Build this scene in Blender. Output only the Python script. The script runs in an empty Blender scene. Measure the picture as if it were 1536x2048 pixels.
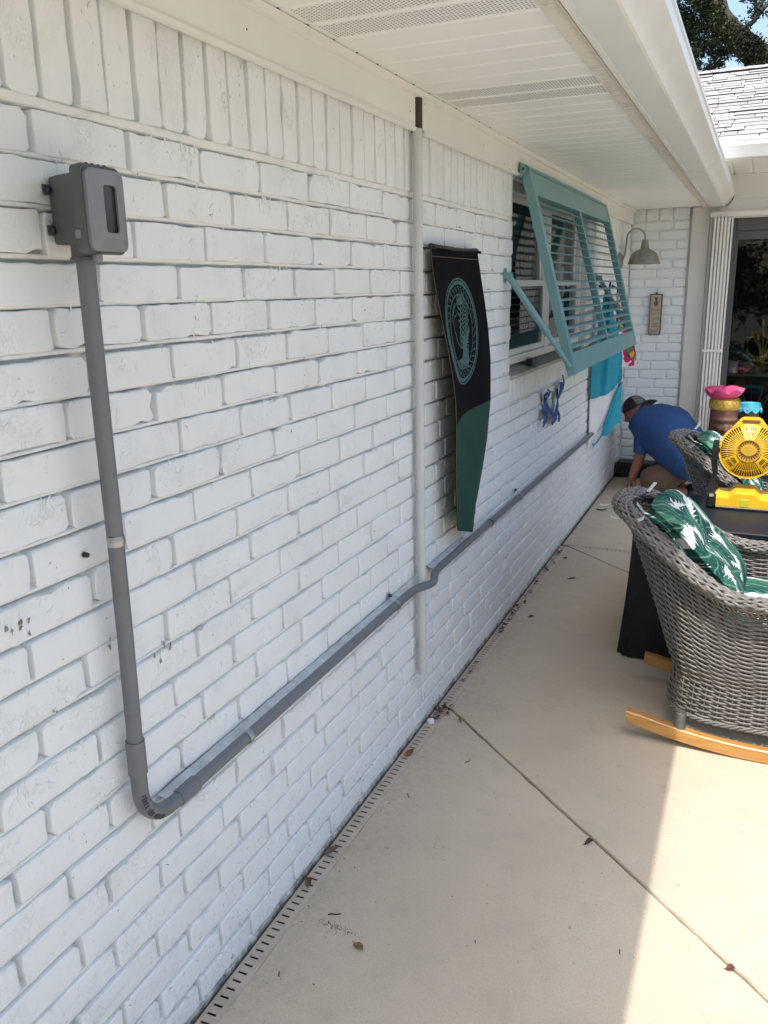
import bpy, math, random
from mathutils import Vector, Matrix, noise
random.seed(7)
S = bpy.context.scene
COL = S.collection
R = math.radians
PI = math.pi

# ------------------------------------------------------------------ camera
CAM = Vector((0.945, 0.0, 1.457))
cam_d = bpy.data.cameras.new('camera')
cam_d.sensor_fit = 'VERTICAL'
cam_d.sensor_height = 36.0
cam_d.lens = 1674.64 / 2048 * 36.0
cam_d.clip_start = 0.02
cam_d.clip_end = 600
cam = bpy.data.objects.new('camera', cam_d)
COL.objects.link(cam)
_r = Vector((0.91615663, 0.40041566, -0.01800932))
_u = Vector((-0.08730482, 0.24320371, 0.96603821))
_f = Vector((-0.39119676, 0.88347001, -0.25777091))
cam.matrix_world = Matrix(((_r.x, _u.x, -_f.x, CAM.x), (_r.y, _u.y, -_f.y, CAM.y), (_r.z, _u.z, -_f.z, CAM.z), (0, 0, 0, 1)))
S.camera = cam

# ------------------------------------------------------------------ sky, sun, exposure
SUN_TRAVEL = Vector((0.055, 0.50, -1.0)).normalized()
world = bpy.data.worlds.new('World')
S.world = world
world.use_nodes = True
wn = world.node_tree.nodes
sky = wn.new('ShaderNodeTexSky')
sky.sky_type = 'NISHITA'
sky.sun_disc = False
sky.sun_elevation = math.asin(-SUN_TRAVEL.z)
sky.sun_rotation = math.atan2(-SUN_TRAVEL.x, -SUN_TRAVEL.y) % (2 * PI)
sky.altitude = 0
sky.air_density = 1.0
sky.dust_density = 4.0
sky.ozone_density = 1.0
wn['Background'].inputs['Strength'].default_value = 0.15
world.node_tree.links.new(sky.outputs[0], wn['Background'].inputs['Color'])
sd = bpy.data.lights.new('sun', 'SUN')
sd.energy = 2.0
sd.angle = R(0.53)
sd.color = (1.0, 0.95, 0.87)
so = bpy.data.objects.new('sun', sd)
COL.objects.link(so)
so.rotation_euler = SUN_TRAVEL.to_track_quat('-Z', 'Y').to_euler()
so.location = (0, -8, 14)
S.view_settings.view_transform = 'Standard'
S.view_settings.look = 'None'
S.view_settings.gamma = 1
S.view_settings.use_curve_mapping = False
S.view_settings.exposure = 1.13
try:
    S.cycles.max_bounces = 10
    S.cycles.diffuse_bounces = 6
except Exception:
    pass

# ------------------------------------------------------------------ materials
MATS = {}

class NT:
    def __init__(s, m):
        s.t = m.node_tree
        s.n = s.t.nodes
        s.l = s.t.links
        s.b = s.n['Principled BSDF']
    def new(s, typ, **kw):
        x = s.n.new(typ)
        for k, v in kw.items():
            setattr(x, k, v)
        return x
    def link(s, a, b):
        s.l.new(a, b)
    def pos(s):
        return s.new('ShaderNodeNewGeometry').outputs['Position']
    def obj(s):
        return s.new('ShaderNodeTexCoord').outputs['Object']
    def mapped(s, src, scale=(1, 1, 1), rot=(0, 0, 0), loc=(0, 0, 0)):
        m = s.new('ShaderNodeMapping')
        m.inputs['Scale'].default_value = scale
        m.inputs['Rotation'].default_value = rot
        m.inputs['Location'].default_value = loc
        s.link(src, m.inputs[0])
        return m.outputs[0]
    def noise(s, src, scale, detail=4, rough=0.55, dist=0.0):
        x = s.new('ShaderNodeTexNoise')
        x.inputs['Scale'].default_value = scale
        x.inputs['Detail'].default_value = detail
        x.inputs['Roughness'].default_value = rough
        x.inputs['Distortion'].default_value = dist
        s.link(src, x.inputs['Vector'])
        return x.outputs['Fac']
    def ramp(s, fac, stops):
        x = s.new('ShaderNodeValToRGB')
        e = x.color_ramp.elements
        while len(e) < len(stops):
            e.new(0.5)
        for i, (p, c) in enumerate(stops):
            e[i].position = p
            e[i].color = (*c, 1) if len(c) == 3 else c
        s.link(fac, x.inputs[0])
        return x.outputs[0]
    def rangef(s, fac, a, b, c=0.0, d=1.0):
        x = s.new('ShaderNodeMapRange')
        x.inputs[1].default_value = a
        x.inputs[2].default_value = b
        x.inputs[3].default_value = c
        x.inputs[4].default_value = d
        s.link(fac, x.inputs[0])
        return x.outputs[0]
    def math(s, op, a, b=None):
        x = s.new('ShaderNodeMath', operation=op)
        for i, v in enumerate((a, b)):
            if v is None:
                continue
            if isinstance(v, (int, float)):
                x.inputs[i].default_value = v
            else:
                s.link(v, x.inputs[i])
        return x.outputs[0]
    def mix(s, fac, a, b):
        x = s.new('ShaderNodeMix', data_type='RGBA')
        for i, v in ((0, fac), (6, a), (7, b)):
            if isinstance(v, (int, float)):
                x.inputs[i].default_value = v
            elif isinstance(v, tuple):
                x.inputs[i].default_value = (*v, 1) if len(v) == 3 else v
            else:
                s.link(v, x.inputs[i])
        return x.outputs[2]
    def bump(s, h, strength=0.3, dist=0.002, prev=None):
        x = s.new('ShaderNodeBump')
        x.inputs['Strength'].default_value = strength
        x.inputs['Distance'].default_value = dist
        s.link(h, x.inputs['Height'])
        if prev is not None:
            s.link(prev, x.inputs['Normal'])
        return x.outputs[0]
    def color(s, c):
        s.link(c, s.b.inputs['Base Color'])
    def normal(s, c):
        s.link(c, s.b.inputs['Normal'])

def mat(name, col, rough=0.6, var=0.06, vs=20, bump=0.0, bs=120, metal=0.0, spec=0.5, bd=0.001, coat=0.0):
    if name in MATS:
        return MATS[name]
    m = bpy.data.materials.new(name)
    m.use_nodes = True
    t = NT(m)
    p = t.obj()
    n = t.noise(p, vs, 5)
    lo = tuple(max(0, c * (1 - var * 1.6)) for c in col)
    hi = tuple(min(1, c * (1 + var)) for c in col)
    t.color(t.ramp(n, [(0.3, lo), (0.7, hi)]))
    t.b.inputs['Roughness'].default_value = rough
    t.b.inputs['Metallic'].default_value = metal
    t.b.inputs['Specular IOR Level'].default_value = spec
    if coat:
        t.b.inputs['Coat Weight'].default_value = coat
    if bump:
        t.normal(t.bump(t.noise(p, bs, 4), bump, bd))
    MATS[name] = m
    return m

def painted_brick(name, base, rough_amt=1.0, wall=True):
    m = bpy.data.materials.new(name)
    m.use_nodes = True
    t = NT(m)
    p = t.pos()
    sep = t.new('ShaderNodeSeparateXYZ')
    t.link(p, sep.inputs[0])
    z = sep.outputs['Z']
    big = t.noise(p, 2.2, 3)
    tone = t.ramp(big, [(0.3, tuple(c * 0.96 for c in base)), (0.7, base)])
    # yellowed, dusty blotches and brown weather stains that keep to small patches
    st = t.noise(p, 7.0, 6, 0.65, 0.4)
    tone = t.mix(t.rangef(st, 0.62, 0.80, 0, 0.22), tone, (0.66, 0.62, 0.54))
    # dark pin specks
    sp = t.noise(p, 95, 2, 0.5)
    spm = t.noise(p, 5, 3)
    speck = t.math('MULTIPLY', t.rangef(sp, 0.715, 0.745), t.rangef(spm, 0.50, 0.60))
    tone = t.mix(t.math('MULTIPLY', speck, 0.75), tone, (0.10, 0.09, 0.08))
    # scuffed dirt near the ground
    lowm = t.rangef(z, 0.42, 0.0)
    dn = t.noise(p, 60, 5, 0.7)
    tone = t.mix(t.math('MULTIPLY', t.rangef(dn, 0.61, 0.67), t.math('MULTIPLY', lowm, 0.75)), tone, (0.09, 0.085, 0.075))
    edge = t.rangef(t.math('ADD', z, t.math('MULTIPLY', t.noise(p, 26, 5, 0.7), -0.075)), -0.012, -0.040)
    tone = t.mix(t.math('MULTIPLY', edge, 0.92), tone, (0.035, 0.034, 0.032))
    t.color(tone)
    t.b.inputs['Roughness'].default_value = 0.42
    t.b.inputs['Specular IOR Level'].default_value = 0.45
    # relief: thick brushed paint, drips and torn brick skin in patches
    fine = t.noise(p, 240, 4, 0.6)
    mid = t.noise(p, 42, 5, 0.6, 0.3)
    crust = t.noise(t.mapped(p, (1, 1, 0.7)), 62, 2, 0.5, 1.6)
    patch = t.rangef(t.noise(p, 9, 4, 0.6), 0.50, 0.62)
    ridg = t.math('ABSOLUTE', t.math('SUBTRACT', crust, 0.5))
    ridg = t.math('MULTIPLY', t.rangef(ridg, 0.0, 0.07, 1, 0), patch)
    b = t.bump(mid, 0.34 * rough_amt, 0.004)
    b = t.bump(ridg, 0.50 * rough_amt, 0.0022, b)
    b = t.bump(fine, 0.12 * rough_amt, 0.0010, b)
    t.normal(b)
    MATS[name] = m
    return m

BRICK = painted_brick('painted_brick', (0.795, 0.828, 0.828))
MORTAR = painted_brick('painted_mortar', (0.80, 0.805, 0.775), 1.2)
BRICK2 = painted_brick('painted_brick_smooth', (0.82, 0.87, 0.885), 0.3)

def concrete_mat():
    m = bpy.data.materials.new('patio_concrete')
    m.use_nodes = True
    t = NT(m)
    p = t.pos()
    a = t.noise(p, 1.3, 5, 0.6, 0.4)
    c = t.ramp(a, [(0.30, (0.475, 0.413, 0.315)), (0.55, (0.555, 0.485, 0.372)), (0.75, (0.585, 0.515, 0.405))])
    b = t.noise(p, 9, 6, 0.65)
    c = t.mix(t.rangef(b, 0.52, 0.75, 0, 0.6), c, (0.41, 0.365, 0.30))
    # scattered worn patches of darker grit
    q = t.noise(p, 3.1, 6, 0.72, 0.6)
    g = t.noise(p, 110, 3, 0.7)
    mk = t.math('MULTIPLY', t.rangef(q, 0.58, 0.66), t.rangef(g, 0.50, 0.62))
    c = t.mix(t.math('MULTIPLY', mk, 0.55), c, (0.25, 0.225, 0.19))
    gr = t.noise(p, 210, 4, 0.75)
    c = t.mix(t.rangef(gr, 0.42, 0.66, 0, 0.42), c, (0.33, 0.295, 0.24))
    sc2 = t.noise(t.mapped(p, (1, 1, 1)), 26, 6, 0.75, 1.5)
    c = t.mix(t.rangef(sc2, 0.60, 0.70, 0, 0.30), c, (0.36, 0.32, 0.265))
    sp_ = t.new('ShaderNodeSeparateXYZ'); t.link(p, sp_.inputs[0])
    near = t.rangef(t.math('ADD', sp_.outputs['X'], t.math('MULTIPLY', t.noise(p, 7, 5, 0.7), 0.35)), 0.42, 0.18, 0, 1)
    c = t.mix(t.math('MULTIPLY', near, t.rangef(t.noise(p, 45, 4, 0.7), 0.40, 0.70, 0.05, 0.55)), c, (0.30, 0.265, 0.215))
    s2 = t.noise(p, 60, 2)
    c = t.mix(t.rangef(s2, 0.735, 0.76, 0, 0.7), c, (0.16, 0.14, 0.12))
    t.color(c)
    t.b.inputs['Roughness'].default_value = 0.75
    t.b.inputs['Specular IOR Level'].default_value = 0.3
    k = t.noise(p, 38, 4, 0.55, 0.8)
    kd = t.rangef(k, 0.46, 0.58)
    n = t.bump(kd, 0.16, 0.0016)
    n = t.bump(t.noise(p, 230, 4, 0.75), 0.45, 0.0014, n)
    n = t.bump(t.noise(p, 5, 3), 0.2, 0.006, n)
    t.normal(n)
    MATS['concrete'] = m
    return m

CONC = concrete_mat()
CREAM = mat('cream_trim_paint', (0.765, 0.79, 0.755), 0.42, 0.025, 4, 0.06, 60)
SOFFIT = mat('soffit_vinyl', (0.845, 0.875, 0.855), 0.45, 0.02, 3)
SOFFIT_HOLE = mat('soffit_vent_hole', (0.16, 0.155, 0.14), 0.8)
GUTTER = mat('gutter_white_enamel', (0.79, 0.81, 0.79), 0.28, 0.03, 6)
WHITE = mat('white_vinyl', (0.78, 0.78, 0.76), 0.35, 0.03, 8)
CONDUIT = mat('grey_pvc', (0.150, 0.163, 0.178), 0.42, 0.06, 30, 0.04, 90)
CONDUIT2 = mat('grey_pvc_elbow', (0.145, 0.158, 0.172), 0.38, 0.06, 30)
BOXG = mat('grey_box_plastic', (0.086, 0.094, 0.098), 0.48, 0.04, 40, 0.05, 300)
LIDG = mat('grey_lid_plastic', (0.215, 0.22, 0.236), 0.40, 0.04, 40, 0.05, 300)
DARKG = mat('dark_gap', (0.012, 0.012, 0.013), 0.7)
BLACKP = mat('black_plastic', (0.016, 0.016, 0.017), 0.38, 0.1, 40)
STEEL = mat('galvanised_strap', (0.40, 0.41, 0.42), 0.38, 0.06, 60, metal=0.9)
PVC = mat('white_drain_pvc', (0.56, 0.575, 0.565), 0.35, 0.05, 12, 0.05, 60)
BRONZE = mat('dark_bronze_metal', (0.035, 0.028, 0.022), 0.45, 0.1, 20)
TEAL = mat('teal_powder_coat', (0.155, 0.315, 0.325), 0.38, 0.05, 10, 0.04, 120)
TEALIN = mat('teal_slat_coat', (0.19, 0.37, 0.375), 0.38, 0.05, 10)
SEALANT = mat('grey_sealant_paint', (0.48, 0.52, 0.535), 0.55, 0.16, 45, 0.7, 80, bd=0.004)
ZINC = mat('weathered_zinc', (0.30, 0.30, 0.265), 0.5, 0.15, 30, metal=0.55)
DRAIN = mat('drain_plastic', (0.50, 0.425, 0.35), 0.6, 0.10, 9, 0.1, 200)
DIRT = mat('joint_dirt', (0.085, 0.07, 0.055), 0.95, 0.35, 30, 0.7, 90, bd=0.004)
SOIL = mat('yard_soil', (0.10, 0.09, 0.06), 0.95, 0.3, 2, 0.4, 30, bd=0.01)
DOORG = mat('grey_door_paint', (0.085, 0.088, 0.096), 0.4, 0.05, 8)

def pane_mat(name, tint, clear):
    m = bpy.data.materials.new(name)
    m.use_nodes = True
    t = NT(m)
    t.n.remove(t.b)
    out = t.n['Material Output']
    gl = t.new('ShaderNodeBsdfGlossy')
    gl.inputs['Roughness'].default_value = 0.02
    gl.inputs['Color'].default_value = (0.9, 0.9, 0.9, 1)
    tr = t.new('ShaderNodeBsdfTransparent')
    tr.inputs['Color'].default_value = (*tint, 1)
    fr = t.new('ShaderNodeFresnel')
    fr.inputs['IOR'].default_value = 1.5
    mx = t.new('ShaderNodeMixShader')
    w = t.noise(t.pos(), 2.0, 2)
    bp = t.new('ShaderNodeBump')
    bp.inputs['Strength'].default_value = 0.08
    bp.inputs['Distance'].default_value = 0.02
    t.link(w, bp.inputs['Height'])
    t.link(bp.outputs[0], gl.inputs['Normal'])
    t.link(fr.outputs[0], mx.inputs[0])
    t.link(tr.outputs[0], mx.inputs[1])
    t.link(gl.outputs[0], mx.inputs[2])
    t.link(mx.outputs[0], out.inputs['Surface'])
    MATS[name] = m
    return m

GLASS = pane_mat('window_glass', (0.75, 0.78, 0.78), 1)

def wood_mat(name, c1, c2, axis_scale, rough=0.35):
    m = bpy.data.materials.new(name)
    m.use_nodes = True
    t = NT(m)
    p = t.mapped(t.obj(), axis_scale)
    n = t.noise(p, 6, 6, 0.6, 0.6)
    w = t.noise(t.obj(), 1.6, 2)
    c = t.ramp(n, [(0.3, c1), (0.7, c2)])
    c = t.mix(t.rangef(w, 0.55, 0.75, 0, 0.35), c, tuple(x * 0.6 for x in c1))
    t.color(c)
    t.b.inputs['Roughness'].default_value = rough
    t.b.inputs['Coat Weight'].default_value = 0.25
    t.normal(t.bump(n, 0.12, 0.001))
    MATS[name] = m
    return m

WOOD = wood_mat('rocker_wood', (0.40, 0.19, 0.05), (0.56, 0.30, 0.085), (1.2, 14, 14))
BROWNWOOD = wood_mat('dark_wood', (0.10, 0.05, 0.03), (0.17, 0.09, 0.05), (10, 10, 1), 0.5)

def wicker_mat():
    m = bpy.data.materials.new('grey_wicker')
    m.use_nodes = True
    t = NT(m)
    n = t.noise(t.obj(), 25, 4)
    f = t.noise(t.obj(), 300, 2)
    c = t.ramp(n, [(0.3, (0.115, 0.108, 0.098)), (0.7, (0.20, 0.19, 0.175))])
    c = t.mix(t.rangef(f, 0.55, 0.75, 0, 0.4), c, (0.27, 0.26, 0.24))
    t.color(c)
    t.b.inputs['Roughness'].default_value = 0.42
    MATS['wicker'] = m
    return m

WICKER = wicker_mat()

def leafprint_mat():
    """cotton print: broad notched palm leaves in several greens, layered over white"""
    m = bpy.data.materials.new('palm_leaf_print')
    m.use_nodes = True
    t = NT(m)
    p = t.obj()
    def dot(v):
        x = t.new('ShaderNodeVectorMath', operation='DOT_PRODUCT')
        t.link(p, x.inputs[0]); x.inputs[1].default_value = v
        return x.outputs['Value']
    cmb = t.new('ShaderNodeCombineXYZ')
    t.link(dot((-0.30, 0.0, 1.05)), cmb.inputs[0])
    t.link(dot((0.55, 1.0, 0.0)), cmb.inputs[1])
    wob = t.new('ShaderNodeTexNoise'); wob.inputs['Scale'].default_value = 7
    t.link(p, wob.inputs['Vector'])
    va = t.new('ShaderNodeVectorMath', operation='MULTIPLY_ADD')
    t.link(wob.outputs['Color'], va.inputs[0]); va.inputs[1].default_value = (.02, .02, 0); t.link(cmb.outputs[0], va.inputs[2])
    col = (0.62, 0.65, 0.63)
    layers = ((8.6, (0.3, 0.1, 0), 0.36, 0.82), (8.0, (4.7, 2.2, 0), 0.30, 0.80), (7.2, (8.1, 5.4, 0), 0.24, 0.74))
    for sc_, off, wd, ln in layers:
        q = t.mapped(va.outputs[0], (sc_, sc_, 1), (0, 0, 0.4), off)
        v = t.new('ShaderNodeTexVoronoi', voronoi_dimensions='2D')
        v.inputs['Scale'].default_value = 1.0
        t.link(q, v.inputs['Vector'])
        d = t.new('ShaderNodeVectorMath', operation='SUBTRACT')
        t.link(q, d.inputs[0]); t.link(v.outputs['Position'], d.inputs[1])
        sc = t.new('ShaderNodeSeparateColor'); t.link(v.outputs['Color'], sc.inputs[0])
        rot = t.new('ShaderNodeVectorRotate', rotation_type='Z_AXIS')
        t.link(d.outputs[0], rot.inputs['Vector'])
        t.link(t.math('MULTIPLY', sc.outputs[0], 6.283), rot.inputs['Angle'])
        xy = t.new('ShaderNodeSeparateXYZ'); t.link(rot.outputs[0], xy.inputs[0])
        lx, ly = xy.outputs[0], t.math('ABSOLUTE', xy.outputs[1])
        # outline with notches running along the ribs
        body = t.math('SUBTRACT', 1.0, t.math('POWER', t.math('ABSOLUTE', t.math('DIVIDE', lx, ln)), 2.2))
        rib = t.math('FRACT', t.math('MULTIPLY', t.math('ADD', lx, t.math('MULTIPLY', ly, 0.7)), 6.0))
        edge = t.math('MULTIPLY', t.math('MULTIPLY', body, wd), t.math('SUBTRACT', 1.0, t.math('MULTIPLY', t.math('POWER', rib, 3.0), 0.55)))
        mask = t.rangef(t.math('SUBTRACT', edge, ly), 0.0, 0.02)
        gtone = t.ramp(sc.outputs[1], [(0.0, (0.009, 0.045, 0.038)), (0.4, (0.014, 0.072, 0.058)), (0.7, (0.030, 0.115, 0.082)), (1.0, (0.075, 0.21, 0.145))])
        gtone = t.mix(t.rangef(rib, 0.80, 0.95, 0, 0.35), gtone, (0.10, 0.25, 0.18))
        gtone = t.mix(t.rangef(ly, 0.030, 0.012, 0, 0.6), gtone, (0.16, 0.33, 0.24))
        col = t.mix(mask, col, gtone)
    t.color(col)
    t.b.inputs['Roughness'].default_value = 0.9
    t.b.inputs['Specular IOR Level'].default_value = 0.15
    n = t.bump(t.noise(p, 16, 3, 0.5, 0.8), 0.6, 0.012)
    n = t.bump(t.noise(p, 700, 2), 0.2, 0.0006, n)
    t.normal(n)
    MATS['leafprint'] = m
    return m

LEAFPRINT = leafprint_mat()

def cloth_mat(name, col, scale=400, fold=0.3, rough=0.85, var=0.10):
    m = bpy.data.materials.new(name)
    m.use_nodes = True
    t = NT(m)
    p = t.obj()
    n = t.noise(p, 10, 4)
    t.color(t.ramp(n, [(0.3, tuple(c * (1 - var) for c in col)), (0.7, tuple(min(1, c * (1 + var)) for c in col))]))
    t.b.inputs['Roughness'].default_value = rough
    t.b.inputs['Specular IOR Level'].default_value = 0.25
    b = t.bump(t.noise(t.mapped(p, (1, 1, 0.35)), 16, 3, 0.5, 0.6), fold, 0.012)
    b = t.bump(t.noise(p, scale, 2), 0.25, 0.0008, b)
    t.normal(b)
    MATS[name] = m
    return m

BLUESHIRT = cloth_mat('blue_jersey', (0.026, 0.072, 0.205), 400, 0.7)
KHAKI = cloth_mat('khaki_cotton', (0.115, 0.080, 0.058), 400, 0.8)
BLACKCLOTH = cloth_mat('black_nylon', (0.014, 0.0145, 0.018), 500, 0.25, 0.62)
BLACKSOFT = cloth_mat('black_felt', (0.0075, 0.0072, 0.0095), 400, 0.25, 0.95)
BLACKSOFT.node_tree.nodes['Principled BSDF'].inputs['Specular IOR Level'].default_value = 0.08
GREENCLOTH = cloth_mat('bottle_green_cloth', (0.013, 0.060, 0.042), 400, 0.25, 0.7)
SKIN = mat('skin', (0.30, 0.13, 0.085), 0.55, 0.12, 14, 0.15, 200)
TEALTOWEL = cloth_mat('teal_terry', (0.035, 0.30, 0.42), 260, 0.4, 0.95)
WHITETOWEL = cloth_mat('white_terry', (0.70, 0.71, 0.72), 260, 0.3, 0.95)
COVER = cloth_mat('black_cover_vinyl', (0.013, 0.014, 0.017), 300, 0.5, 0.45)
TOPV = mat('charcoal_table_top', (0.013, 0.017, 0.027), 0.5, 0.15, 40, 0.2, 350)
TOPV.node_tree.nodes['Principled BSDF'].inputs['Specular IOR Level'].default_value = 0.2
YELLOW = mat('yellow_plastic', (0.78, 0.47, 0.02), 0.36, 0.04, 20)
TIKI = mat('tiki_brown', (0.135, 0.062, 0.042), 0.5, 0.25, 14, 0.3, 50, bd=0.003)
PINK = mat('pink_paint', (0.58, 0.06, 0.20), 0.45, 0.15, 20)
GOLDB = mat('ochre_paint', (0.50, 0.34, 0.055), 0.5, 0.15, 30)
AQUA = mat('aqua_paint', (0.05, 0.36, 0.52), 0.45, 0.12, 20)
TOOTH = mat('tooth_paint', (0.55, 0.52, 0.47), 0.5, 0.1)
BLUEMETAL = mat('blue_enamel', (0.010, 0.070, 0.27), 0.35, 0.35, 30)
GREENMETAL = mat('green_patina_enamel', (0.09, 0.20, 0.13), 0.45, 0.3, 40)

# ------------------------------------------------------------------ helpers
def wloc(o):
    v = Vector((0, 0, 0))
    while o is not None:
        v += o.location
        o = o.parent
    return v

class MB:
    """collects shapes in world space; build() links them as ONE mesh object"""
    def __init__(s):
        s.v = []
        s.f = []
        s.mi = []
        s.cur = 0
    def add(s, vs, fs):
        o = len(s.v)
        s.v.extend([Vector(v) for v in vs])
        for f in fs:
            s.f.append([i + o for i in f])
            s.mi.append(s.cur)
        return s
    def box(s, a, b, ch=0.0):
        x0, y0, z0 = a
        x1, y1, z1 = b
        if ch <= 0:
            vs = [(x0, y0, z0), (x1, y0, z0), (x1, y1, z0), (x0, y1, z0), (x0, y0, z1), (x1, y0, z1), (x1, y1, z1), (x0, y1, z1)]
            fs = [(0, 3, 2, 1), (4, 5, 6, 7), (0, 1, 5, 4), (1, 2, 6, 5), (2, 3, 7, 6), (3, 0, 4, 7)]
            return s.add(vs, fs)
        c = ch
        vs = []
        fs = []
        idx = {}
        X = (x0, x1); Y = (y0, y1); Z = (z0, z1)
        for i in (0, 1):
            for j in (0, 1):
                for k in (0, 1):
                    sx = c if i == 0 else -c
                    sy = c if j == 0 else -c
                    sz = c if k == 0 else -c
                    for ax, p in enumerate(((X[i], Y[j] + sy, Z[k] + sz), (X[i] + sx, Y[j], Z[k] + sz), (X[i] + sx, Y[j] + sy, Z[k]))):
                        idx[(i, j, k, ax)] = len(vs)
                        vs.append(p)
        for i in (0, 1):
            q = [idx[(i, 0, 0, 0)], idx[(i, 1, 0, 0)], idx[(i, 1, 1, 0)], idx[(i, 0, 1, 0)]]
            fs.append(q if i else q[::-1])
            q = [idx[(0, i, 0, 1)], idx[(0, i, 1, 1)], idx[(1, i, 1, 1)], idx[(1, i, 0, 1)]]
            fs.append(q if i else q[::-1])
            q = [idx[(0, 0, i, 2)], idx[(1, 0, i, 2)], idx[(1, 1, i, 2)], idx[(0, 1, i, 2)]]
            fs.append(q if i else q[::-1])
        for a_ in (0, 1):
            for b_ in (0, 1):
                fs.append([idx[(a_, b_, 0, 0)], idx[(a_, b_, 1, 0)], idx[(a_, b_, 1, 1)], idx[(a_, b_, 0, 1)]])
                fs.append([idx[(a_, 0, b_, 0)], idx[(a_, 1, b_, 0)], idx[(a_, 1, b_, 2)], idx[(a_, 0, b_, 2)]])
                fs.append([idx[(0, a_, b_, 1)], idx[(1, a_, b_, 1)], idx[(1, a_, b_, 2)], idx[(0, a_, b_, 2)]])
        for i in (0, 1):
            for j in (0, 1):
                for k in (0, 1):
                    fs.append([idx[(i, j, k, 0)], idx[(i, j, k, 1)], idx[(i, j, k, 2)]])
        return s.add(vs, fs)
    def obox(s, c, ax, ay, az, hx, hy, hz):
        c = Vector(c); ax = Vector(ax).normalized() * hx; ay = Vector(ay).normalized() * hy; az = Vector(az).normalized() * hz
        vs = []
        for k in (-1, 1):
            for (i, j) in ((-1, -1), (1, -1), (1, 1), (-1, 1)):
                vs.append(c + ax * i + ay * j + az * k)
        return s.add(vs, [(0, 3, 2, 1), (4, 5, 6, 7), (0, 1, 5, 4), (1, 2, 6, 5), (2, 3, 7, 6), (3, 0, 4, 7)])
    def tube(s, pts, r, n=10, cap=True, closed=False):
        pts = [Vector(p) for p in pts]
        N = len(pts)
        rs = r if isinstance(r, (list, tuple)) else [r] * N
        up = None
        rings = []
        for i in range(N):
            if closed:
                d = (pts[(i + 1) % N] - pts[i - 1])
            else:
                d = (pts[min(i + 1, N - 1)] - pts[max(i - 1, 0)])
            if d.length < 1e-9:
                d = Vector((0, 0, 1))
            d.normalize()
            if up is None:
                up = Vector((0, 0, 1)) if abs(d.z) < 0.9 else Vector((0, 1, 0))
            up = (up - d * up.dot(d))
            if up.length < 1e-6:
                up = Vector((1, 0, 0)) - d * d.x
            up.normalize()
            sd_ = d.cross(up)
            rings.append([pts[i] + (up * math.cos(2 * PI * k / n) + sd_ * math.sin(2 * PI * k / n)) * rs[i] for k in range(n)])
        vs = [v for rg in rings for v in rg]
        fs = []
        M = N if closed else N - 1
        for i in range(M):
            a = i * n
            b = ((i + 1) % N) * n
            for k in range(n):
                k2 = (k + 1) % n
                fs.append((a + k, a + k2, b + k2, b + k))
        if cap and not closed:
            fs.append(tuple(range(n))[::-1])
            fs.append(tuple((N - 1) * n + k for k in range(n)))
        return s.add(vs, fs)
    def grid(s, fn, nu, nv, cu=False, cv=False):
        mu = nu if cu else nu + 1
        mv = nv if cv else nv + 1
        vs = [fn(i / nu, j / nv) for i in range(mu) for j in range(mv)]
        fs = []
        for i in range(nu):
            for j in range(nv):
                i2 = (i + 1) % mu
                j2 = (j + 1) % mv
                fs.append((i * mv + j, i2 * mv + j, i2 * mv + j2, i * mv + j2))
        return s.add(vs, fs)
    def lathe(s, prof, c, n=24, axis='z', sc=(1, 1)):
        c = Vector(c)
        def fn(u, v):
            k = v * (len(prof) - 1)
            r, h = prof[int(round(k))]
            a = 2 * PI * u
            if axis == 'z':
                return c + Vector((r * math.cos(a) * sc[0], r * math.sin(a) * sc[1], h))
            if axis == 'y':
                return c + Vector((r * math.cos(a), h, r * math.sin(a)))
            return c + Vector((h, r * math.cos(a), r * math.sin(a)))
        return s.grid(fn, n, len(prof) - 1, cu=True)
    def prism(s, poly, d):
        """poly: list of 3D points, extruded by vector d"""
        d = Vector(d)
        n = len(poly)
        p = [Vector(q) for q in poly]
        vs = p + [q + d for q in p]
        fs = [tuple(range(n))[::-1], tuple(range(n, 2 * n))]
        for i in range(n):
            j = (i + 1) % n
            fs.append((i, j, n + j, n + i))
        return s.add(vs, fs)
    def mesh(s, name, mats, smooth=False, org=Vector((0, 0, 0)), fix=True):
        me = bpy.data.meshes.new(name)
        me.from_pydata([v - org for v in s.v], [], s.f)
        for m in (mats if isinstance(mats, (list, tuple)) else [mats]):
            me.materials.append(m)
        me.polygons.foreach_set('material_index', s.mi)
        if fix:
            import bmesh
            bm = bmesh.new()
            bm.from_mesh(me)
            bmesh.ops.recalc_face_normals(bm, faces=bm.faces)
            bm.to_mesh(me)
            bm.free()
        me.polygons.foreach_set('use_smooth', [bool(smooth)] * len(me.polygons))
        if smooth and smooth is not True:
            me.set_sharp_from_angle(angle=R(smooth))
        me.update()
        return me
    def build(s, name, mats, parent=None, smooth=False, loc=None, fix=True):
        org = wloc(parent) if parent is not None else Vector((0, 0, 0))
        if loc is not None:
            org = Vector(loc)
        me = s.mesh(name, mats, smooth, org, fix)
        o = bpy.data.objects.new(name, me)
        COL.objects.link(o)
        if parent is not None:
            o.parent = parent
            if loc is not None:
                o.location = org - wloc(parent)
        elif loc is not None:
            o.location = org
        return o

def tag(o, label=None, cat=None, group=None, kind=None):
    if label: o['label'] = label
    if cat: o['category'] = cat
    if group: o['group'] = group
    if kind: o['kind'] = kind
    return o

def thing(name, label, cat, loc=(0, 0, 0), group=None, kind=None):
    o = bpy.data.objects.new(name, None)
    o.empty_display_size = 0.1
    COL.objects.link(o)
    o.location = loc
    return tag(o, label, cat, group, kind)

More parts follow.
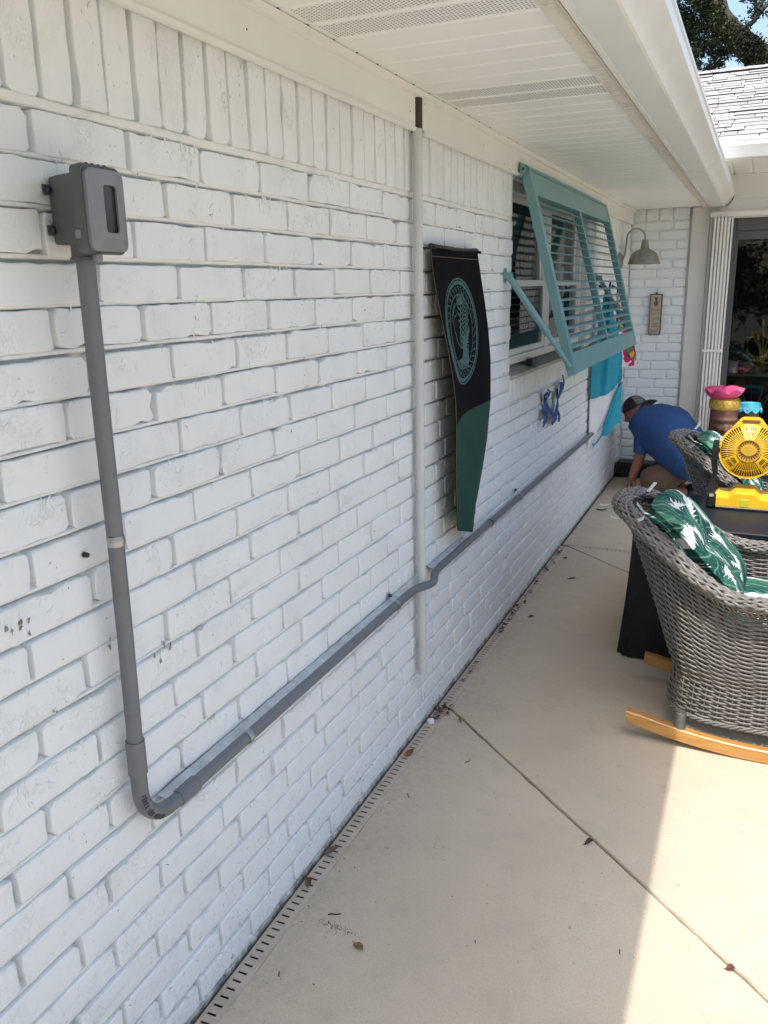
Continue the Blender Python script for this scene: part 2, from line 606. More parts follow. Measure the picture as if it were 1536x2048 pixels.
def inst(name, me, parent, loc, rot=(0, 0, 0), scale=(1, 1, 1)):
    o = bpy.data.objects.new(name, me)
    COL.objects.link(o)
    o.parent = parent
    o.location = Vector(loc) - wloc(parent)
    o.rotation_euler = rot
    o.scale = scale
    return o

def kids(o):
    return [c for c in bpy.data.objects if c.parent == o]

def copy_tree(o, parent=None):
    c = o.copy()
    COL.objects.link(c)
    c.parent = parent
    for ch in kids(o):
        copy_tree(ch, c)
    return c

def lerp(a, b, t):
    return a + (b - a) * t

def smooth01(t):
    t = max(0.0, min(1.0, t))
    return t * t * (3 - 2 * t)

def px_of(p):
    d = Vector(p) - CAM
    z = d.dot(_f)
    if z < 0.05:
        return None
    return (384 + 837.3 * d.dot(_r) / z, 512 - 837.3 * d.dot(_u) / z, z)

# ================================================================== GROUND
g = MB()
g.box((-60, -60, -0.30), (120, 160, -0.016))
tag(g.build('ground', DIRT), kind='structure')

patio = thing('patio', None, None, (0, 0, 0), kind='structure')

def clip(poly, n, d):
    out = []
    for i in range(len(poly)):
        a = poly[i]; b = poly[(i + 1) % len(poly)]
        da = a[0] * n[0] + a[1] * n[1] - d
        db = b[0] * n[0] + b[1] * n[1] - d
        if da <= 0: out.append(a)
        if (da < 0 < db) or (db < 0 < da):
            t = da / (da - db)
            out.append((lerp(a[0], b[0], t), lerp(a[1], b[1], t)))
    return out

JD = Vector((0.737, -0.676))          # direction of the diagonal joints
JN = (0.676, 0.737)                   # their normal
def jd(y0):
    return JN[0] * 0.05 + JN[1] * y0
def slab(poly, seed):
    rnd = random.Random(seed)
    pts = []
    for i in range(len(poly)):
        a = Vector(poly[i]); b = Vector(poly[(i + 1) % len(poly)])
        n = max(1, int((b - a).length / 0.05))
        e = (b - a).normalized() if (b - a).length > 1e-6 else Vector((1, 0))
        nn = Vector((-e.y, e.x))
        for k in range(n):
            p = a.lerp(b, k / n)
            if k:
                p = p + nn * rnd.uniform(-0.0022, 0.0022)
            pts.append(p)
    c = sum(pts, Vector((0, 0))) / len(pts)
    m = MB()
    n = len(pts)
    def inset(p, k):
        d = (c - p)
        return p + d.normalized() * k
    top = [(inset(p, 0.008).x, inset(p, 0.008).y, 0.0) for p in pts]
    mid = [(p.x, p.y, -0.005) for p in pts]
    bot = [(p.x, p.y, -0.05) for p in pts]
    vs = top + mid + bot
    fs = [tuple(range(n))]
    for i in range(n):
        j = (i + 1) % n
        fs.append((i, n + i, n + j, j))
        fs.append((n + i, 2 * n + i, 2 * n + j, n + j))
    m.add(vs, fs)
    return m.build('concrete_slab', CONC, patio)

DRX0, DRX1 = 0.008, 0.040
base = [(DRX1 + 0.004, -7.0), (7.0, -7.0), (7.0, 4.652), (DRX1 + 0.004, 4.652)]
ys = [2.575 + 2.073 * k for k in range(-6, 6)]
for k, y0 in enumerate(ys[:-1]):
    d0, d1 = jd(y0), jd(ys[k + 1])
    p = clip(base, (-JN[0], -JN[1]), -(d0 + 0.0045))
    p = clip(p, JN, d1 - 0.0045) if len(p) > 2 else []
    if len(p) > 2:
        slab(p, k)
slab([(0.004, 4.684), (7.0, 4.684), (7.0, 6.835), (0.004, 6.835)], 99)

# channel drain along the wall and its turn across the patio
dr = thing('channel_drain', 'narrow pinkish plastic channel drain with slots at the foot of the brick wall', 'drain', (0.024, 2, 0))
m = MB()
y = -0.6
P_ = 0.0236
while y < 4.62:
    m.box((DRX0 + 0.002, y + 0.0030, -0.003), (DRX1 - 0.0070, y + P_ - 0.0030, -0.001))
    y += P_
m.box((DRX0 - 0.0045, -0.61, -0.004), (DRX0 + 0.003, 4.645, -0.0005))
m.box((DRX1 - 0.0070, -0.61, -0.012), (DRX1 + 0.0085, 4.645, -0.0012))
m.build('grate', DRAIN, dr)
m = MB()
m.box((DRX0 + 0.001, -0.61, -0.045), (DRX1 - 0.001, 4.64, -0.020))
m.build('channel', DARKG, dr)
m = MB()
x = 0.05
while x < 2.6:
    m.box((x + 0.004, 4.660, -0.012), (x + P_ - 0.003, 4.676, -0.0015))
    x += P_
m.box((0.046, 4.655, -0.012), (2.65, 4.660, -0.0008))
m.box((0.046, 4.676, -0.012), (2.65, 4.681, -0.0008))
m.build('grate', CONC, dr)
# small clear cap at the drain joint
m = MB()
m.lathe([(0.0, 0.012), (0.010, 0.012), (0.013, 0.008), (0.013, -0.001)], (0.020, 2.455, 0), 14)
m.build('drain_cap', WHITE, dr, smooth=True)
# black grime in the crack between wall and drain
m = MB()
rnd = random.Random(3)
def crack(u, v):
    yy = -0.6 + u * 7.4
    w = 0.004 * noise.noise(Vector((yy * 9, 3, 0))) + 0.002 * noise.noise(Vector((yy * 50, 3, 0)))
    return (lerp(-0.008, 0.0022 + 0.6 * w, v), yy, 0.005 * (1 - v) + 0.003 * noise.noise(Vector((yy * 40, v * 5, 7))) - 0.002)
m.grid(crack, 420, 3)
tag(m.build('crack_dirt', DIRT, smooth=True), kind='stuff')

# ================================================================== LEFT BRICK WALL
wall = thing('brick_wall', 'long white painted brick wall running along the left of the patio with a soldier course on top', 'wall', (0, 3, 0))
CH = 0.0678           # course height
Z0 = 0.016
NROW = 25
ZT = Z0 + NROW * CH   # underside of the soldier course
WY0, WY1, WZ0, WZ1 = 3.465, 5.115, 1.085, 1.875   # window opening
YA, YB = -0.9, 6.83
m = MB()
mx = -0.0075
def joint_x(z):
    """struck joint: flush under the upper brick, raked back over the lower one"""
    if z > ZT + 0.014: return -0.0220
    if z > ZT - 0.006: return lerp(-0.0205, -0.0030, smooth01((z - ZT + 0.0065) / 0.006))
    if z < Z0 - 0.004: return -0.0015
    k = (ZT - z) / CH
    f = k - math.floor(k)            # 0 at a joint's middle line
    d = f * CH if f < 0.5 else (f - 1) * CH    # distance below the joint's middle line
    if abs(d) > 0.0075: return -0.0235
    return lerp(-0.0030, -0.0215, smooth01((d + 0.0004) / 0.0046))
def mortar_patch(y0, y1, z0, z1, m=m):
    ny = max(2, int((y1 - y0) / 0.022))
    zs = [z0, z1]
    for k in range(-1, NROW + 1):
        zc = ZT - k * CH
        zs += [zc + o for o in (-0.0085, -0.0055, -0.0042, -0.0028, -0.0014, 0.0, 0.0015, 0.003, 0.0055, 0.0085)]
    zs += [ZT + o for o in (0.012, 0.016, 0.06, 0.12)] + [Z0 - 0.004, Z0 - 0.0045, 0.006]
    zs = sorted(z for z in set(zs) if z0 <= z <= z1)
    nz = len(zs) - 1
    def fn(u, v):
        yy = lerp(y0, y1, u); zz = zs[int(round(v * nz))]
        w = 0.0028 * noise.noise(Vector((yy * 7, zz * 3, 4.4)))
        d = 0.0026 * noise.noise(Vector((yy * 22, zz * 22, 1.3))) + 0.0014 * noise.noise(Vector((yy * 60, zz * 60, 5.3)))
        return (joint_x(zz) + d, yy, zz + w * 0.5)
    m.grid(fn, ny, nz)
mortar_patch(YA, WY0, -0.02, 2.0)
mortar_patch(WY1, YB, -0.02, 2.0)
mortar_patch(WY0, WY1, -0.02, WZ0 - 0.002)
mortar_patch(WY0, WY1, WZ1, 2.0)
m.build('mortar', MORTAR, wall, smooth=True, fix=False)
m = MB()
m.box((-0.22, YA, -0.05), (-0.033, WY0 - 0.03, 2.0))
m.box((-0.22, WY1 + 0.03, -0.05), (-0.033, YB, 2.0))
m.box((-0.22, WY0 - 0.03, -0.05), (-0.033, WY1 + 0.03, WZ0 - 0.02))
m.box((-0.22, WY0 - 0.03, WZ1 + 0.02), (-0.033, WY1 + 0.03, 2.0))
m.build('wall_core', MORTAR, wall)

def brick_mesh(L, H, D, seed, mtl, jit=0.0017, ch=0.0019):
    """brick lying in the wall: y = length, z = height, front face at x = 0"""
    rnd = random.Random(seed)
    m = MB()
    per = []
    nl, nh = 7, 2
    cs = rnd.choice((0.003, 0.005, 0.009))
    for i in range(nl + 1): per.append((lerp(-L / 2 + cs, L / 2 - cs, i / nl), -H / 2))
    for i in range(nh + 1): per.append((L / 2, lerp(-H / 2 + cs, H / 2 - cs, i / nh)))
    for i in range(nl + 1): per.append((lerp(L / 2 - cs, -L / 2 + cs, i / nl), H / 2))
    for i in range(nh + 1): per.append((-L / 2, lerp(H / 2 - cs, -H / 2 + cs, i / nh)))
    per = [(a + rnd.uniform(-jit, jit), b + rnd.uniform(-jit, jit)) for a, b in per]
    for _ in range(rnd.choice((0, 0, 1, 1, 2))):
        k = rnd.randrange(len(per)); e = rnd.uniform(0.0025, 0.0075)
        a, b = per[k]
        per[k] = (a - math.copysign(e * (abs(a) > L * 0.4), a), b - math.copysign(e * (abs(b) > H * 0.4), b))
    n = len(per)
    def ring(ins, x):
        out = []
        for a, b in per:
            out.append((x + rnd.uniform(-0.0004, 0.0004), a - math.copysign(min(ins, abs(a)), a) * (abs(a) / (L / 2)) ** 3, b - math.copysign(min(ins, abs(b)), b) * (abs(b) / (H / 2)) ** 3))
        return out
    vs = ring(0, -D) + ring(0, -ch) + ring(ch * 0.35, -ch * 0.3) + ring(ch, 0.0) + ring(ch + 0.0022, 0.0002) + ring(0.016, 0.0004)
    fs = []
    for k in range(5):
        for i in range(n):
            j = (i + 1) % n
            fs.append((k * n + i, k * n + j, (k + 1) * n + j, (k + 1) * n + i))
    fs.append(tuple(range(5 * n, 6 * n)))
    m.add(vs, fs)
    return m.mesh('brick', mtl, smooth=True)

BL, BH = 0.1925, CH - 0.0095
VAR = [brick_mesh(BL, BH, 0.036, 100 + i, BRICK) for i in range(40)]
SVAR = [brick_mesh(0.205, 0.0575, 0.036, 300 + i, BRICK, 0.0013) for i in range(16)]
HALF = [brick_mesh(0.092, BH, 0.036, 500 + i, BRICK) for i in range(8)]

spots = []   # (mesh, centre, rot, scale)
rnd = random.Random(11)
def put(meshes, c, rot=(0, 0, 0), sc=(1, 1, 1)):
    spots.append((rnd.choice(meshes), Vector(c), rot, sc))
for r in range(NROW):
    zc = ZT - (r + 0.5) * CH
    y = (0.1 if r % 2 else 0.0) + 1.148 - 0.2029 * 10 + rnd.uniform(-0.008, 0.008)
    while y < YB - 0.02:
        nxt = y + 0.2029 + rnd.uniform(-0.007, 0.007)
        a, b = y + 0.005, nxt - 0.005
        y = nxt
        segs = [(a, b)]
        if WZ0 - CH * 1.55 < zc < WZ1:
            out = []
            lo, hi = WY0, WY1
            for (p, q) in segs:
                if q <= lo or p >= hi: out.append((p, q))
                else:
                    if p < lo: out.append((p, lo))
                    if q > hi: out.append((hi, q))
            segs = out
        for (p, q) in segs:
            q = min(q, YB - 0.004)
            L = q - p
            if L < 0.035: continue
            j = rnd.uniform(-0.0016, 0.0022)
            rot = (rnd.uniform(-0.006, 0.006), rnd.uniform(-0.012, 0.012), rnd.uniform(-0.008, 0.008))
            if rnd.random() < 0.5: rot = (rot[0] + PI, rot[1], rot[2])
            zz = zc + rnd.uniform(-0.0026, 0.0026)
            if L < 0.13: put(HALF, (j, (p + q) / 2, zz), rot, (1, L / 0.092, 1))
            else: put(VAR, (j, (p + q) / 2, zz), rot, (1, L / BL, 1))
# soldier course under the frieze
y = 0.982 - 0.0668 * 20
while y < YB - 0.05:
    c = y + 0.0334
    y += 0.0668
    if WY0 - 0.02 < c < WY1 + 0.02:
        continue
    rot = (PI / 2 + rnd.uniform(-0.01, 0.01), rnd.uniform(-0.012, 0.012), 0)
    if rnd.random() < 0.5: rot = (rot[0] + PI, rot[1], rot[2])
    put(SVAR, (rnd.uniform(-0.001, 0.0025), c + rnd.uniform(-0.002, 0.002), ZT + 0.012 + 0.1025), rot)
# bricks stand on edge under the window
y = WY0 + 0.034
while y < WY1 - 0.02:
    put(SVAR, (0.002 + rnd.uniform(0, 0.002), y, WZ0 - 0.058), (PI / 2 + rnd.uniform(-0.01, 0.01), 0, 0), (1, 0.48, 1))
    y += 0.0668
def score(sp):
    c = sp[1]
    q = px_of(c)
    if q is None or not (-40 < q[0] < 808 and -40 < q[1] < 1064): return 0
    d = (CAM - c).normalized()
    return d.x / q[2] ** 2 * sp[3][1]
spots.sort(key=score, reverse=True)
for sp in spots[:300]:
    inst('brick', sp[0], wall, sp[1], sp[2], sp[3])
from mathutils import Euler
rest = MB()
for me, c, rot, sc in spots[300:]:
    M_ = Matrix.Translation(c) @ Euler(rot).to_matrix().to_4x4() @ Matrix.Diagonal((*sc, 1))
    rest.add([M_ @ v.co for v in me.vertices], [tuple(p.vertices) for p in me.polygons])
tag(rest.build('bricks', BRICK, wall, smooth=True, fix=False), kind='stuff')

# runs, blobs and scraped ridges in the thick paint
marks = MB()
rnd = random.Random(44)
for me_, c_, rot_, sc_ in spots:
    if px_of(c_) is None or px_of(c_)[2] > 3.2 or score((me_, c_, rot_, sc_)) == 0: continue
    upright = c_.z > ZT
    hw, hh = (0.024, 0.09) if upright else (0.085 * sc_[1], 0.024)
    if (max(v.co.y for v in me_.vertices) < 0.06) and not upright: hw = 0.040 * sc_[1]
    q_ = rnd.random()
    nmk = rnd.randint(16, 40) if q_ < 0.24 else (rnd.randint(4, 12) if q_ < 0.62 else rnd.randint(0, 3))
    cy0, cz0 = rnd.uniform(-.6, .6) * hw, rnd.uniform(-.4, .8) * hh
    for i in range(nmk):
        if rnd.random() < 0.65:
            y0 = c_.y + max(-hw, min(hw, cy0 + rnd.gauss(0, .32) * hw)); z0 = c_.z + max(-hh, min(hh, cz0 + rnd.gauss(0, .4) * hh))
        else:
            y0 = c_.y + rnd.uniform(-hw, hw); z0 = c_.z + (hh + 0.002 if rnd.random() < .6 else rnd.uniform(-hh, hh))
        L = rnd.uniform(0.004, 0.020); a = rnd.choice((rnd.uniform(0, PI), PI / 2 + rnd.gauss(0, .35)))
        r0 = rnd.uniform(0.0007, 0.0021)
        cv = rnd.uniform(-.5, .5)
        pts = []
        for k in range(4):
            t_ = (k / 3 - .5) * L
            pts.append((c_.x + 0.0004, y0 + t_ * math.cos(a) - cv * t_ * t_ / L * 2 * math.sin(a), z0 + t_ * math.sin(a) + cv * t_ * t_ / L * 2 * math.cos(a)))
        marks.tube(pts, [r0 * .4, r0, r0 * .9, r0 * .5], 5, cap=False)
tag(marks.build('paint_runs', BRICK, wall, smooth=True, fix=False), kind='stuff')
# chips where the paint is lost
CHIP = mat('bare_chip', (0.24, 0.23, 0.21), 0.8, 0.35, 90)
m = MB()
rnd = random.Random(5)
for (cy, cz, n, s) in ((0.815, 0.985, 6, 0.010), (0.985, 0.896, 4, 0.007), (1.10, 0.815, 2, 0.009), (1.135, 0.822, 3, 0.012), (0.86, 0.842, 2, 0.008), (1.30, 1.42, 1, 0.006), (1.62, 1.15, 1, 0.006), (2.05, 0.80, 1, 0.005)):
    for k in range(n):
        y0 = cy + rnd.uniform(-2.2, 2.2) * s; z0 = cz + rnd.uniform(-1.6, 1.6) * s
        k_ = rnd.randint(8, 11)
        asp = rnd.uniform(0.25, 0.8)
        poly = []
        for i in range(k_):
            a = 2 * PI * i / k_
            rr = s * rnd.uniform(0.15, 0.70)
            poly.append((0.0030, y0 + rr * math.cos(a) * asp, z0 + rr * math.sin(a)))
        m.prism(poly, (0.0006, 0, 0))
m.build('paint_chip', CHIP, wall)

# ---- window in the wall (part) with its frames and panes
win = MB()
GX = -0.055
fr = MB()
fr.box((GX - 0.03, WY0, WZ0 + 0.04), (GX + 0.020, WY0 + 0.035, WZ1), 0.003)
fr.box((GX - 0.03, WY1 - 0.035, WZ0 + 0.04), (GX + 0.020, WY1, WZ1), 0.003)
fr.box((GX - 0.03, WY0 + 0.035, WZ1 - 0.04), (GX + 0.020, WY1 - 0.035, WZ1), 0.003)
fr.box((GX - 0.03, WY0 + 0.035, WZ0 + 0.04), (GX + 0.022, WY1 - 0.035, WZ0 + 0.075), 0.003)
YM = (WY0 + WY1) / 2
fr.box((GX - 0.03, YM - 0.035, WZ0 + 0.075), (GX + 0.019, YM + 0.035, WZ1 - 0.04), 0.003)
window = fr.build('window', WHITE, wall)
ZMR = 1.468
for (a, b) in ((WY0 + 0.035, YM - 0.035), (YM + 0.035, WY1 - 0.035)):
    for (z0, z1, xo) in ((WZ0 + 0.075, ZMR + 0.016, 0.006), (ZMR - 0.016, WZ1 - 0.04, -0.014)):
        sm = MB()
        w = 0.028
        sm.box((GX - 0.010 + xo, a + 0.001, z0 + 0.001), (GX + 0.006 + xo, a + w, z1 - 0.001), 0.002)
        sm.box((GX - 0.010 + xo, b - w, z0 + 0.001), (GX + 0.006 + xo, b - 0.001, z1 - 0.001), 0.002)
        sm.box((GX - 0.010 + xo, a + w, z0 + 0.001), (GX + 0.0055 + xo, b - w, z0 + w), 0.002)
        sm.box((GX - 0.010 + xo, a + w, z1 - w), (GX + 0.0055 + xo, b - w, z1 - 0.001), 0.002)
        sm.build('sash', WHITE, window)
        pm = MB()
        pm.box((GX - 0.003 + xo, a + w, z0 + w), (GX + xo, b - w, z1 - w))
        pm.build('pane', GLASS, window)
# dark room behind the window
rm = MB()
rm.box((-1.9, WY0 - 0.4, 0.4), (-0.23, WY1 + 0.4, 2.3))
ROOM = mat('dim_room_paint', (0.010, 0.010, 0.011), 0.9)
rm.f = [f[::-1] for f in rm.f]
rm2 = MB()
rm2.box((-1.9, WY0 - 0.4, 0.4), (-1.86, WY1 + 0.4, 2.3))
rm2.box((-1.86, WY0 - 0.4, 0.4), (-0.23, WY0 - 0.36, 2.3))
rm2.box((-1.86, WY1 + 0.36, 0.4), (-0.23, WY1 + 0.4, 2.3))
rm2.box((-1.86, WY0 - 0.36, 2.26), (-0.23, WY1 + 0.36, 2.3))
rm2.box((-1.86, WY0 - 0.36, 0.4), (-0.23, WY1 + 0.36, 0.44))
rm2.build('room', ROOM, wall)
# sloped painted sill
sl = MB()
sl.prism([(-0.16, WY0 + 0.002, WZ0 + 0.055), (0.006, WY0 + 0.002, WZ0 + 0.004), (0.006, WY0 + 0.002, WZ0 - 0.012), (-0.16, WY0 + 0.002, WZ0 - 0.012)], (0, WY1 - WY0 - 0.004, 0))
sl.build('sill', mat('sill_paint', (0.46, 0.455, 0.42), 0.6, 0.12, 20, 0.3, 90), wall)
# reveals of the opening
rv = MB()
rv.box((-0.21, WY0 - 0.028, WZ0), (-0.004, WY0 - 0.001, WZ1))
rv.box((-0.21, WY1 + 0.001, WZ0), (-0.004, WY1 + 0.028, WZ1))
rv.box((-0.21, WY0 - 0.02, WZ1 + 0.001), (-0.004, WY1 + 0.02, WZ1 + 0.018))
rv.build('reveal', MORTAR, wall)

# ================================================================== EAVE over the wall
eave = thing('roof_eave', 'cream roof overhang above the brick wall with slatted soffit panels and a white gutter', 'eave', (0.3, 3, 2.0))
# frieze boards, with the gap the drain pipe goes up through
FZ0, FZ1 = 1.878, 1.970
def frieze(y0, y1):
    m = MB()
    prof = [(0.004, FZ0 + 0.004), (0.019, FZ0), (0.026, FZ0 + 0.002), (0.026, FZ0 + 0.010), (0.0185, FZ0 + 0.012), (0.0185, FZ1 + 0.019), (0.004, FZ1 + 0.019)]
    m.prism([(x, y0, z) for x, z in prof], (0, y1 - y0, 0))
    return m.build('frieze_board', CREAM, eave)
for a, b in ((-0.9, 2.3575), (2.410, 3.302), (3.304, 5.142), (5.144, 6.238), (6.240, 6.80)):
    frieze(a, b)
m = MB()
m.prism([(0.0187, -0.9, 1.968), (0.030, -0.9, 1.970), (0.030, -0.9, 1.988), (0.0187, -0.9, 1.988)], (0, 7.71, 0))
m.build('soffit_moulding', CREAM, eave)
# nail heads in the frieze
for y, z in ((2.32, 1.925), (2.432, 1.962), (1.5, 1.93), (1.2, 1.955), (3.0, 1.93), (3.27, 1.90)):
    m = MB(); m.lathe([(0.0, 0.0195), (0.0022, 0.0193), (0.0022, 0.018)], (0, y, z), 8, axis='x')
    m.build('nail', mat('nail_rust', (0.12, 0.09, 0.07), 0.6), eave)
# soffit panels: each 0.12 m wide plank with a V groove, a perforated pair between runs of plain ones
SX0, SX1 = 0.027, 0.500
ZS = 1.990
PW = 0.1195
SEAM0 = 1.839
k = -20
y = SEAM0 - 22 * PW
hole_me = None
idx = -22
def soffit_panel(y0, y1):
    m = MB()
    g_ = 0.014
    prof = [(y0 + 0.0005, ZS + 0.007), (y0 + g_, ZS + 0.0005), (y0 + g_ + 0.002, ZS), (y1 - 0.003, ZS), (y1 - 0.0005, ZS + 0.003), (y1 - 0.0005, ZS + 0.012), (y0 + 0.0005, ZS + 0.012)]
    m.prism([(SX0, p, z) for p, z in prof], (SX1 - SX0 + 0.02, 0, 0))
    return m.build('soffit_panel', SOFFIT, eave)
while y < 6.80:
    y1 = min(y + PW, 6.80)
    pn = soffit_panel(y, y1)
    vent = idx in (-2, -1, 5, 6)
    if vent and y > 1.3:
        hm = MB()
        st = 0.0105 if y < 2.8 else 0.014
        xx = SX0 + 0.02
        row = 0
        while xx < SX1 - 0.01:
            yy = y + 0.024 + (st / 2 if row % 2 else 0)
            while yy < y1 - 0.010:
                rr = 0.0019
                hm.add([(xx - rr, yy - rr, ZS - 0.0004), (xx + rr, yy - rr, ZS - 0.0004), (xx + rr, yy + rr, ZS - 0.0004), (xx - rr, yy + rr, ZS - 0.0004)], [(0, 1, 2, 3)])
                yy += st
            xx += st * 0.8
            row += 1
        h_ = hm.build('vent_holes', SOFFIT_HOLE, pn)
    y = y1
    idx += 1
# moulded strip along the fascia, mildewed
def mildew_mat():
    m = bpy.data.materials.new('mildewed_trim')
    m.use_nodes = True
    t = NT(m)
    p = t.pos()
    n = t.noise(p, 55, 5, 0.7)
    b = t.noise(p, 3, 3)
    sep = t.new('ShaderNodeSeparateXYZ')
    t.link(p, sep.inputs[0])
    f = t.math('MULTIPLY', t.rangef(n, 0.45, 0.66), t.rangef(t.math('ADD', b, t.math('MULTIPLY', sep.outputs['Y'], 0.035)), 0.52, 0.72))
    e = t.rangef(t.math('ADD', sep.outputs['X'], t.math('MULTIPLY', n, 0.03)), 0.538, 0.552, 0, 0.5)
    f = t.math('MAXIMUM', f, e)
    t.color(t.mix(t.math('MULTIPLY', f, 0.75), (0.70, 0.68, 0.61), (0.16, 0.14, 0.11)))
    t.b.inputs['Roughness'].default_value = 0.5
    return m
m = MB()
m.box((0.500, -0.9, ZS - 0.012), (0.540, 2.484, ZS + 0.004), 0.002)
m.box((0.500, 2.488, ZS - 0.012), (0.540, 6.80, ZS + 0.004), 0.002)
m.build('fascia_trim', mildew_mat(), eave)
m = MB()
m.box((0.543, -0.9, ZS - 0.010), (0.556, 6.80, ZS + 0.12))
m.build('fascia_board', CREAM, eave)
# K style gutter
gy0, gy1 = -0.9, 6.822
prof = [(0.560, 1.988), (0.640, 1.988), (0.646, 1.992), (0.652, 2.004), (0.666, 2.026), (0.690, 2.047), (0.697, 2.055), (0.699, 2.080), (0.703, 2.084), (0.703, 2.096), (0.694, 2.097), (0.694, 2.088), (0.690, 2.060), (0.640, 1.996), (0.560, 1.996)]
m = MB()
m.prism([(x - 0.0, gy0, z - 0.008) for x, z in prof], (0, 4.62 - gy0, 0))
m.build('gutter', GUTTER, eave, smooth=25)
m = MB()
m.prism([(x + (0.001 if i < 8 else 0), 4.622, z - 0.008 - (0.001 if i < 2 else 0)) for i, (x, z) in enumerate(prof)], (0, gy1 - 4.622, 0))
m.build('gutter', GUTTER, eave, smooth=25)
# roof over the eave: pitched deck with shingles (its underside closes the soffit space)
SHING = mat('pale_shingle', (0.36, 0.36, 0.345), 0.9, 0.18, 14, 0.6, 160, bd=0.002)
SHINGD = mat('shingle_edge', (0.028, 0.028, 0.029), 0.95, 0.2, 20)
m = MB()
m.prism([(0.60, -0.9, 2.088), (0.60, -0.9, 2.10), (-5.0, -0.9, 3.60), (-5.0, -0.9, 3.585)], (0, 6.6, 0))
m.build('roof_deck', SHING, eave)

# ================================================================== ELECTRICAL BOX
def rrect(cy, cz, hy, hz, r, n=5):
    out = []
    for (sy, sz, a0) in ((1, 1, 0), (-1, 1, PI / 2), (-1, -1, PI), (1, -1, 3 * PI / 2)):
        for i in range(n + 1):
            a = a0 + i / n * PI / 2
            out.append((cy + sy * (hy - r) + r * math.cos(a), cz + sz * (hz - r) + r * math.sin(a)))
    return out
def loft(m, loops):
    n = len(loops[0])
    vs = [v for l in loops for v in l]
    fs = []
    for k in range(len(loops) - 1):
        for i in range(n):
            j = (i + 1) % n
            fs.append((k * n + i, k * n + j, (k + 1) * n + j, (k + 1) * n + i))
    fs.append(tuple(range(n))[::-1])
    fs.append(tuple((len(loops) - 1) * n + i for i in range(n)))
    return m.add(vs, fs)
eb = thing('outlet_box', 'grey weatherproof outlet box with a clear-window flip cover mounted high on the white brick', 'outlet box', (0, 0.95, 1.57))
m = MB()
loft(m, [[(0.004, a, b) for a, b in rrect(0.9985, 1.5725, 0.0265, 0.046, 0.004, 3)], [(0.030, a, b) for a, b in rrect(0.9895, 1.5715, 0.0300, 0.047, 0.004, 3)], [(0.086, a, b) for a, b in rrect(0.9690, 1.569, 0.0310, 0.0485, 0.004, 3)]])
m.build('back_box', BOXG, eb, smooth=20)
# hood frame
m = MB()
CYb, CZb = 0.9655, 1.568
L1 = [(0.0865, a, b) for a, b in rrect(CYb, CZb, 0.040, 0.0575, 0.010)]
L2 = [(0.100, a, b) for a, b in rrect(CYb, CZb, 0.0405, 0.0585, 0.010)]
L3 = [(0.104, a, b) for a, b in rrect(CYb, CZb, 0.039, 0.0565, 0.010)]
loft(m, [L1, L2, L3])
cover = m.build('cover_frame', BOXG, eb, smooth=25)
m = MB()
outer = rrect(CYb + 0.001, CZb - 0.001, 0.0365, 0.0535, 0.011)
inner = rrect(CYb + 0.0045, CZb + 0.001, 0.0135, 0.031, 0.005)
n = len(outer)
def lidpt(y, z, x):
    return (x + 0.004 * math.cos((z - CZb) / 0.058 * PI / 2) * (1 - abs((y - CYb) / 0.04)), y, z)
vs = [lidpt(a, b, 0.1035) for a, b in outer] + [lidpt(a, b, 0.1095) for a, b in outer] + [lidpt(lerp(a, CYb, 0.08), lerp(b, CZb, 0.05), 0.112) for a, b in outer] + [lidpt(a, b, 0.112) for a, b in inner] + [lidpt(a, b, 0.1085) for a, b in inner]
fs = []
for k in range(4):
    for i in range(n):
        j = (i + 1) % n
        fs.append((k * n + i, k * n + j, (k + 1) * n + j, (k + 1) * n + i))
m.add(vs, fs)
lid = m.build('flip_lid', LIDG, eb, smooth=35)
m = MB()
vs = [lidpt(a, b, 0.1075) for a, b in inner]
m.add(vs, [tuple(range(n))])
m.build('lid_window', mat('smoked_window', (0.030, 0.031, 0.031), 0.22, 0.5, 30), eb)
m = MB()
for k in range(4):
    yy = 0.945 + k * 0.0115
    m.obox((0.096, yy, 1.6268), (1, -0.25, 0), (0.25, 1, 0), (0, 0, 1), 0.006, 0.0016, 0.0006)
m.build('vent_slot', DARKG, eb)
for (yy, zz) in ((0.965, 1.601), (0.967, 1.546)):
    m = MB()
    m.box((0.001, yy - 0.005, zz - 0.007), (0.005, yy + 0.012, zz + 0.007), 0.001)
    tb = m.build('mounting_tab', BOXG, eb)
    m = MB()
    m.lathe([(0.0, 0.0125), (0.004, 0.012), (0.0056, 0.009), (0.0056, 0.004)], (0, yy, zz), 10, axis='x')
    m.build('screw', mat('dark_blue_screw', (0.015, 0.018, 0.03), 0.35), tb, smooth=True)
m = MB()
m.box((0.089, 0.9215, 1.530), (0.097, 0.926, 1.541), 0.001)
m.build('hinge_knuckle', LIDG, eb)
m = MB()
m.box((0.096, 0.942, 1.500), (0.106, 0.954, 1.511), 0.002)
m.build('latch', LIDG, eb)

